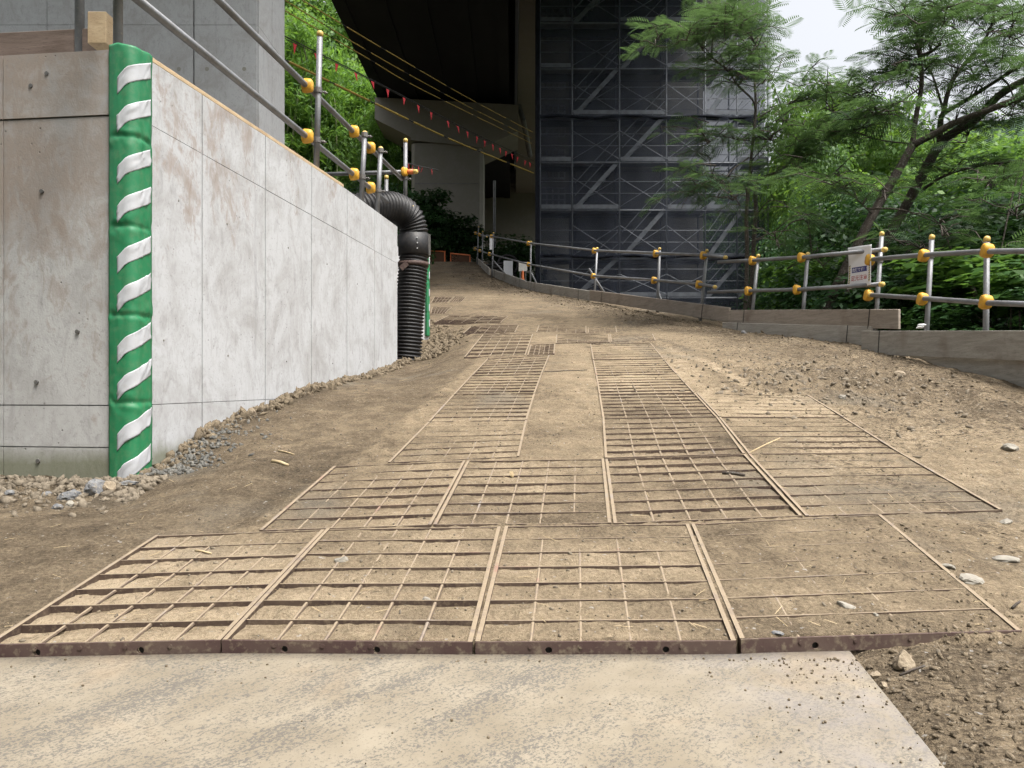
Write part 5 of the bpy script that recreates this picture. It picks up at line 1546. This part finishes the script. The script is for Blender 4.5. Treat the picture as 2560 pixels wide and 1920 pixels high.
mimosa('mimosa_tree', 'leaning mimosa tree with two dark trunks behind the banner', U(2080, 800, 10.4), [
    ([(2035, 850, 10.4), (2065, 773, 10.4), (2130, 640, 10.4), (2182, 537, 10.4), (2242, 433, 10.4), (2281, 364, 10.4)], .105, .075, 0),
    ([(2281, 364, 10.4), (2290, 293, 10.4), (2304, 211, 10.3), (2299, 140, 10.2), (2290, 108, 10.2)], .055, .028, 16),
    ([(2299, 140, 10.2), (2330, 128, 10.1), (2352, 108, 10.0)], .035, .026, 8),
    ([(2299, 130, 10.2), (2290, 80, 10.2), (2270, 50, 10.3), (2225, 33, 10.5)], .022, .008, 14),
    ([(2281, 364, 10.4), (2346, 329, 10.2), (2388, 306, 10.1), (2479, 272, 9.8), (2570, 238, 9.5), (2700, 200, 9.2)], .07, .05, 16),
    ([(2075, 850, 10.9), (2101, 773, 10.9), (2190, 640, 10.9), (2263, 518, 10.9), (2317, 416, 10.8), (2352, 358, 10.7), (2388, 329, 10.6), (2447, 293, 10.5), (2495, 241, 10.4), (2570, 196, 10.2), (2680, 150, 10)], .12, .06, 14),
    ([(2350, 360, 10.7), (2352, 299, 10.6), (2359, 280, 10.6), (2369, 234, 10.6), (2385, 195, 10.7), (2414, 156, 10.8), (2453, 114, 10.9), (2482, 52, 11), (2486, -20, 11)], .06, .022, 26),
    ([(2359, 280, 10.6), (2352, 254, 10.7), (2330, 185, 10.9), (2310, 150, 11.1), (2296, 90, 11.4)], .03, .012, 16),
    ([(2356, 285, 10.6), (2421, 247, 10.4), (2502, 195, 10.0), (2570, 155, 9.8)], .045, .026, 16),
    ([(2482, 52, 11), (2518, 42, 10.8), (2570, 20, 10.6)], .03, .016, 14),
    ([(2303, 478, 10.9), (2356, 442, 10.5), (2437, 417, 10.2), (2570, 400, 9.8)], .034, .018, 14),
    ([(2281, 360, 10.4), (2200, 350, 10.8), (2130, 330, 11.3), (2060, 322, 11.6)], .02, .008, 14),
    ([(2182, 537, 10.4), (2120, 480, 9.8), (2050, 450, 9.5)], .016, .006, 10),
    ([(2300, 220, 10.3), (2240, 262, 10.0), (2180, 290, 9.8), (2110, 300, 9.7)], .018, .006, 16),
], 0, 501, .27, [(2420, 20, 11, 18), (2520, 90, 10.4, 18), (2360, 60, 10.6, 16), (2440, 200, 10.8, 14), (2540, 260, 10, 10), (2180, 235, 10.8, 12), (2250, 180, 10.6, 12), (2330, 20, 10.8, 14),
                 (2480, 470, 9.6, 12), (2350, 560, 9.6, 12), (2200, 480, 10, 10), (2540, 540, 9.4, 12), (2100, 440, 10.2, 8), (2420, 340, 10.4, 8), (2300, 620, 9.8, 10), (2500, 640, 9.3, 8)])
mimosa('mimosa_tree', 'slender mimosa tree with pale twin stems in front of the scaffold', U(1868, 790, 11.6), [
    ([(1862, 850, 11.6), (1864, 773, 11.6), (1868, 640, 11.6), (1866, 540, 11.6), (1874, 440, 11.6), (1879, 384, 11.6), (1889, 277, 11.6), (1887, 205, 11.6)], .055, .024, 8),
    ([(1889, 282, 11.6), (1882, 251, 11.5), (1846, 215, 11.3), (1814, 172, 11.1), (1762, 130, 10.9), (1736, 94, 10.7), (1700, 68, 10.6)], .024, .008, 26),
    ([(1876, 790, 11.8), (1880, 690, 11.8), (1889, 540, 11.8), (1894, 456, 11.8), (1957, 423, 11.6), (2000, 371, 11.4), (2043, 329, 11.2), (2112, 329, 11), (2186, 312, 10.8)], .055, .012, 24),
    ([(1888, 300, 11.6), (1931, 273, 11.7), (1981, 257, 11.8), (2053, 241, 11.9), (2108, 228, 12), (2183, 231, 12.2)], .022, .007, 26),
    ([(1872, 394, 11.6), (1830, 425, 11.2), (1801, 456, 11.0), (1736, 472, 10.8), (1703, 521, 10.7)], .018, .006, 18),
    ([(1876, 350, 11.6), (1850, 350, 11.4), (1800, 340, 11.2), (1770, 360, 11)], .014, .006, 12),
    ([(1889, 540, 11.8), (1930, 500, 11.4), (1990, 530, 11.0), (2020, 560, 10.9)], .014, .006, 8),
    ([(1887, 208, 11.6), (1900, 150, 11.7), (1880, 90, 11.8), (1850, 40, 11.9)], .018, .006, 12),
], 0, 502, .25, [(1790, 40, 11.2, 20), (1850, 80, 11.4, 18), (1760, 80, 11, 10), (1880, 130, 11.6, 12), (1830, 180, 11.3, 8), (1930, 200, 11.7, 10), (2060, 205, 12, 8), (1960, 300, 11.6, 12), (2080, 280, 11.6, 12),
                 (1930, 350, 11.4, 10), (1780, 440, 11, 8), (1830, 500, 11.2, 8), (1990, 420, 11.2, 10), (1740, 330, 10.9, 4), (1690, 110, 10.7, 4), (1640, 100, 10.7, 3), (1940, 600, 11, 8), (2030, 640, 10.8, 6)])

# ------------------------------------------------------------------ stones, clods, gravel, straw
def rock_thing(name, label, px, py, Y, size, mat, seed, cat='stone', group=None, sink=.40):
    rs = np.random.RandomState(seed)
    x = (px - 1280) / F * Y; z = gz(x, Y)
    sz = np.array(size)
    v = ICO3_V.copy()
    for k in range(9):
        n = rs.normal(size=3); n /= np.linalg.norm(n); dcut = rs.uniform(.55, .9); dt = v @ n; v = v - np.outer(np.clip(dt - dcut, 0, None), n)
    v = v * (1 + .05 * rs.normal(size=(len(v), 1))) * sz
    a = rs.uniform(0, 6.28); c, s = math.cos(a), math.sin(a)
    v = v @ np.array([[c, s, 0], [-s, c, 0], [0, 0, 1]])
    me = bpy.data.meshes.new(name); me.from_pydata(v.tolist(), [], ICO3_F.tolist()); me.materials.append(MAT[mat])
    o = bpy.data.objects.new(name, me); COL.objects.link(o)
    o.location = (x, Y, z + sz[2] * (1 - 2 * sink)); o.rotation_euler = (rs.uniform(-.2, .2), rs.uniform(-.2, .2), 0)
    return tag(o, label, cat, group)
def gy(py): return on_ramp(1280, py).y
S = [('largest grey rock at the foot of the corner pad', 238, 1185, 3.72, (.068, .05, .058), 'rockg'),
     ('flat grey rock left of the largest rock', 178, 1205, 3.66, (.065, .04, .034), 'rockg'),
     ('tan rock leaning against the bottom of the corner pad', 272, 1178, 3.74, (.038, .035, .045), 'rockt'),
     ('pale rounded stone below the flat grey rock', 176, 1222, 3.55, (.024, .02, .022), 'rockw'),
     ('small grey stone below the flat grey rock', 145, 1232, 3.5, (.034, .025, .02), 'rockg'),
     ('slab of grey stone under the white stripe of the pad', 325, 1170, 3.80, (.048, .03, .018), 'rockg'),
     ('grey blue stone far left under the mossy wall', 22, 1202, 3.72, (.03, .022, .018), 'rockg'),
     ('slaty stone near the mossy wall', 118, 1198, 3.72, (.028, .022, .014), 'rockg'),
     ('tan pointed rock against the wall foot', 630, 1035, gy(1035), (.035, .03, .05), 'rockt'),
     ('dark clod against the wall foot near the second joint', 785, 970, gy(970), (.045, .04, .05), 'clod'),
     ('brown clods against the wall foot beyond the dark clod', 830, 955, gy(955), (.055, .05, .05), 'clod'),
     ('white flat stone lying on the far right front grate', 2115, 1510, gy(1512), (.030, .02, .010), 'rockw'),
     ('small white stone near the edge of the far right front grate', 2190, 1532, gy(1534), (.012, .009, .006), 'rockw'),
     ('grey white stone on the second front grate', 852, 1395, gy(1397), (.03, .022, .012), 'rockw'),
     ('pale broken stone in the hole of the second front grate', 1064, 1492, gy(1495), (.019, .014, .014), 'rockw'),
     ('egg shaped brown stone by the plate corner', 2258, 1640, 2.02, (.030, .026, .036), 'rockt'),
     ('long white stone right of the grates', 2515, 1395, gy(1397), (.045, .022, .014), 'rockw'),
     ('angular white stone right of the front row', 2430, 1447, gy(1447), (.05, .035, .016), 'rockw'),
     ('thin white flake right of the front row', 2372, 1415, gy(1415), (.03, .016, .008), 'rockw'),
     ('brown clod on the plate edge under the far right grate', 1965, 1625, 2.07, (.022, .016, .013), 'clod'),
     ('tan stone beside the plate corner', 2188, 1650, 2.0, (.018, .014, .014), 'rockt'),
     ('small tan stone near the plate corner', 2210, 1690, 1.93, (.014, .012, .011), 'rockt'),
     ('round brown stone in the rubble before the planks', 2128, 965, gy(967), (.052, .045, .035), 'clod'),
     ('pale stone in the rubble before the planks', 2250, 945, gy(947), (.07, .05, .035), 'rockt'),
     ('white stone low in the rubble patch', 2105, 995, gy(997), (.045, .03, .02), 'rockw'),
     ('pale stone at the right border of the sand', 2525, 1120, gy(1121), (.055, .04, .025), 'rockw'),
     ('white stone beside the second row, right', 2515, 1305, gy(1305), (.028, .02, .012), 'rockw'),
     ('grey stone lying by the far plank foot', 1860, 830, gy(832), (.07, .05, .045), 'rockg'),
     ('grey flat stone on the far right front grate near its corner', 1945, 1577, gy(1580), (.018, .012, .006), 'rockg')]
for i, (lab, px, py, Y, sz, m) in enumerate(S): rock_thing('stone', lab, px, py, Y, sz, m, 700 + i, 'clod' if m == 'clod' else 'stone')

def stick(label, a, b, r, mat):
    """a, b: photo pixels on the ground"""
    p, q = on_ramp(*a), on_ramp(*b)
    p.z = gz(p.x, p.y) + r * .8; q.z = gz(q.x, q.y) + r * .8
    o = MB().tube([p, p.lerp(q, .5) + Vector((0, 0, r * .6)), q], [r, r * .95, r * .8], 7).build('stick', MAT[mat], None, True)
    for v in o.data.vertices: v.co -= p
    o.location = p; tag(o, label, 'stick')
stick('pale wood splinter on the packed track', (680, 1145), (720, 1154), .009, 'straw')
stick('brown stick on the second row grate', (1806, 1178), (1862, 1187), .008, 'bark')
stick('thin twig beside the plate corner', (2250, 1672), (2312, 1657), .003, 'bark')
stick('thin pale straw on the track beside the wall', (695, 1115), (735, 1124), .004, 'straw')
stick('dark twig by the far right grate', (2530, 1520), (2550, 1508), .004, 'bark')
stick('stick lying in the rubble before the planks', (2020, 931), (2056, 930), .009, 'bark')
stick('wire lying across between the wheel tracks', (1352, 928), (1468, 924), .004, 'bark')
stick('pale twig fork on the outer right grate', (1875, 1130), (1950, 1095), .004, 'straw')
stick('short straw on the far left front grate', (488, 1374), (528, 1382), .004, 'straw')
stub = rock_thing('wood_stub', 'stub of pale wood on the middle second row grate', 1279, 1188, gy(1188), (.010, .010, .020), 'straw', 66, 'wood', None, .1)

def stuff(name, label, cat, X, Y, S_, mat, seed, flat=.7, sink=.3):
    rs = np.random.RandomState(seed); n = len(X)
    z = ground(X, Y)[0]
    q = rs.normal(size=(n, 3)); R = frames(q, rs.normal(size=(n, 3)))
    sc = np.stack([S_ * rs.uniform(.7, 1.7, n), S_ * rs.uniform(.5, 1.1, n), S_ * rs.uniform(.35, .9, n)], 1)
    tv = ICO_V * rs.uniform(.65, 1.35, (12, 1))
    V, Fc = scatter(tv, ICO_F, R, np.stack([X, Y, z + S_ * (1 - 2 * sink) * .6], 1), sc)
    return tag(np_mesh(name, V, Fc, MAT[mat]), label, cat, kind='stuff')
# clods heaped along the foot of the wall
n = 1500; yy = nr.uniform(3.96, 9.3, n); xx = wallx(yy) + np.abs(nr.normal(size=n)) * .055 + .008
stuff('soil_clods', 'brown soil clods heaped along the wall foot', 'soil', xx, yy, (nr.uniform(.1, 1, n) ** 2.5 * .024 + .003) * (1 + .05 * yy), 'clod', 1)
n = 500; yy = 3.95 + np.abs(nr.normal(size=n)) * .45; xx = wallx(yy) + np.abs(nr.normal(size=n)) * .15 + .01
stuff('dark_mud_clods', 'dark grey mud crumbs beside the corner pad', 'soil', xx, yy, nr.uniform(.005, .017, n), 'clodgrey', 2)
n = 1400; xx = -1.75 - nr.uniform(0, 1, n) ** 1.2 * 1.2; yy = frontline(xx) - np.abs(nr.normal(size=n)) * .22 - .02
stuff('rubble_stones', 'stony rubble along the mossy wall front', 'gravel', xx, yy, nr.uniform(.1, 1, n) ** 3 * .024 + .002, 'pebble', 3, sink=.42)
n = 900; yy = nr.uniform(9.0, 13, n); xx = -1.15 + np.abs(nr.normal(size=n)) * .22 - (yy > 10.8) * (yy - 10.8) * .4
stuff('loose_soil', 'loose soil heap round the pipe foot', 'soil', xx, yy, nr.uniform(.012, .04, n), 'clod', 4)
n = 1200; xx = nr.normal(2.55, .5, n); yy = nr.normal(6.3, .8, n)
stuff('rubble_patch', 'patch of stones and splinters before the right planks', 'gravel', xx, yy, nr.uniform(.1, 1, n) ** 3 * .026 + .002, 'pebble', 5, sink=.42)
n = 1300; yy = nr.uniform(5, 27, n) ** 1.0; xx = xr(yy) - .12 - np.abs(nr.normal(size=n)) * .45
stuff('verge_clods', 'crumbs of earth along the right planks', 'soil', xx, yy, (nr.uniform(.1, 1, n) ** 2 * .02 + .002) * (.8 + .05 * yy), 'clod', 6)
n = 1300; yy = 1.5 + nr.uniform(0, 1, n) ** 1.6 * 8; xx = nr.uniform(-1, 1, n) * .75 * yy
k = (xx > wallx(yy) + .1) & (xx < xr(yy)) & ~((yy < 2.12) & (xx < .95))
stuff('scattered_pebbles', 'small pebbles scattered over the ramp', 'pebbles', xx[k], yy[k], nr.uniform(.0022, .0065, n)[k] * (1 + .08 * yy[k]), 'pebble', 7)
n = 3200; yy = 2.15 + nr.uniform(0, 1, n) ** 1.4 * 8; xx = np.interp(yy, [2.1, 3.2, 4, 8], [1.2, 1.35, 1.2, .9]) + np.abs(nr.normal(size=n)) * (.35 + .14 * yy) - .15
cl = vnoise(xx * 3, yy * 3, 17) + .5 * vnoise(xx * 9, yy * 9, 18)
k = (xx < xr(yy) - .05) & (cl > .72)
stuff('earth_crumbs', 'dark crumbs of earth over the right side of the ramp', 'soil', xx[k], yy[k], (nr.uniform(.1, 1, n)[k] ** 3 * .006 + .001) * (1 + .05 * yy[k]), 'clod', 9)
n = 2500; yy = 2.0 + nr.uniform(0, 1, n) ** 1.5 * 6; xx = nr.uniform(-1, 1, n) * .6 * yy
cl = vnoise(xx * 2.2, yy * 2.2, 27) + .5 * vnoise(xx * 8, yy * 8, 28); k = (cl > .82) & (xx > wallx(yy) + .1) & ~((yy < 2.14) & (xx < 1.2))
stuff('dry_crumbs', 'thin scatter of dry crumbs over the grate mats', 'soil', xx[k], yy[k], (nr.uniform(.1, 1, n)[k] ** 3 * .005 + .001) * (1 + .05 * yy[k]), 'clod', 10)
n = 700; yy = nr.uniform(1.45, 2.25, n); xx = .88 + (yy - 1.52) * .13 + np.abs(nr.normal(size=n)) * .3
stuff('gravelly_soil', 'gravelly soil right of the steel plate', 'gravel', xx, yy, nr.uniform(.1, 1, n) ** 2.5 * .009 + .001, 'clod', 8)
def plate_crumbs():
    rs = np.random.RandomState(12); n = 420
    yy = PLATE_Y - rs.uniform(0, 1, n) ** 2 * .65 - .02; xx = rs.uniform(-1.4, 1, n); e = .86 + (yy - 1.52) * .13
    xx = np.where(rs.uniform(size=n) > .45, e - np.abs(rs.normal(size=n)) * .22, xx); k = xx < e
    xx, yy = xx[k], yy[k]; n = len(xx); S_ = rs.uniform(.1, 1, n) ** 2 * .0036 + .0006
    R = frames(rs.normal(size=(n, 3)), rs.normal(size=(n, 3)))
    V, Fc = scatter(ICO_V * rs.uniform(.75, 1.25, (12, 1)), ICO_F, R, np.stack([xx, yy, plate_z(yy) + S_ * .5], 1), S_)
    tag(np_mesh('plate_crumbs', V, Fc, MAT['clod']), 'crumbs of dry earth on the steel plate', 'soil', kind='stuff')
plate_crumbs()
def straws():
    rs = np.random.RandomState(5); n = 420
    yy = 2.2 + rs.uniform(0, 1, n) ** 1.7 * 7; xx = rs.uniform(-1, 1, n) * .7 * yy
    k = (xx > wallx(yy) + .1) & (xx < xr(yy) - .05); xx, yy = xx[k], yy[k]; n = len(xx)
    z = ground(xx, yy)[0] + .002
    a = rs.uniform(0, 6.28, n); d = np.stack([np.cos(a), np.sin(a), rs.normal(size=n) * .12], 1)
    nn = np.tile(np.array([0, 0, 1.0]), (n, 1)) + rs.normal(size=(n, 3)) * .3
    tv = np.array([(-.5, -1, 0), (.5, -1, 0), (.5, 1, 0), (-.5, 1, 0), (0, -1, .6), (0, 1, .6)]); tf = np.array([(0, 1, 4, 4), (3, 5, 2, 2), (0, 4, 5, 3), (1, 2, 5, 4)])
    tf = np.array([(0, 4, 5), (0, 5, 3), (1, 2, 5), (1, 5, 4)])
    L = rs.uniform(.008, .035, n)
    V, Fc = scatter(tv, tf, frames(nn, d), np.stack([xx, yy, z], 1), np.stack([L * .06, L, L * .06], 1))
    tag(np_mesh('straw_bits', V, Fc, MAT['straw']), 'bits of straw and twig scattered on the earth', 'straw', kind='stuff')
straws()
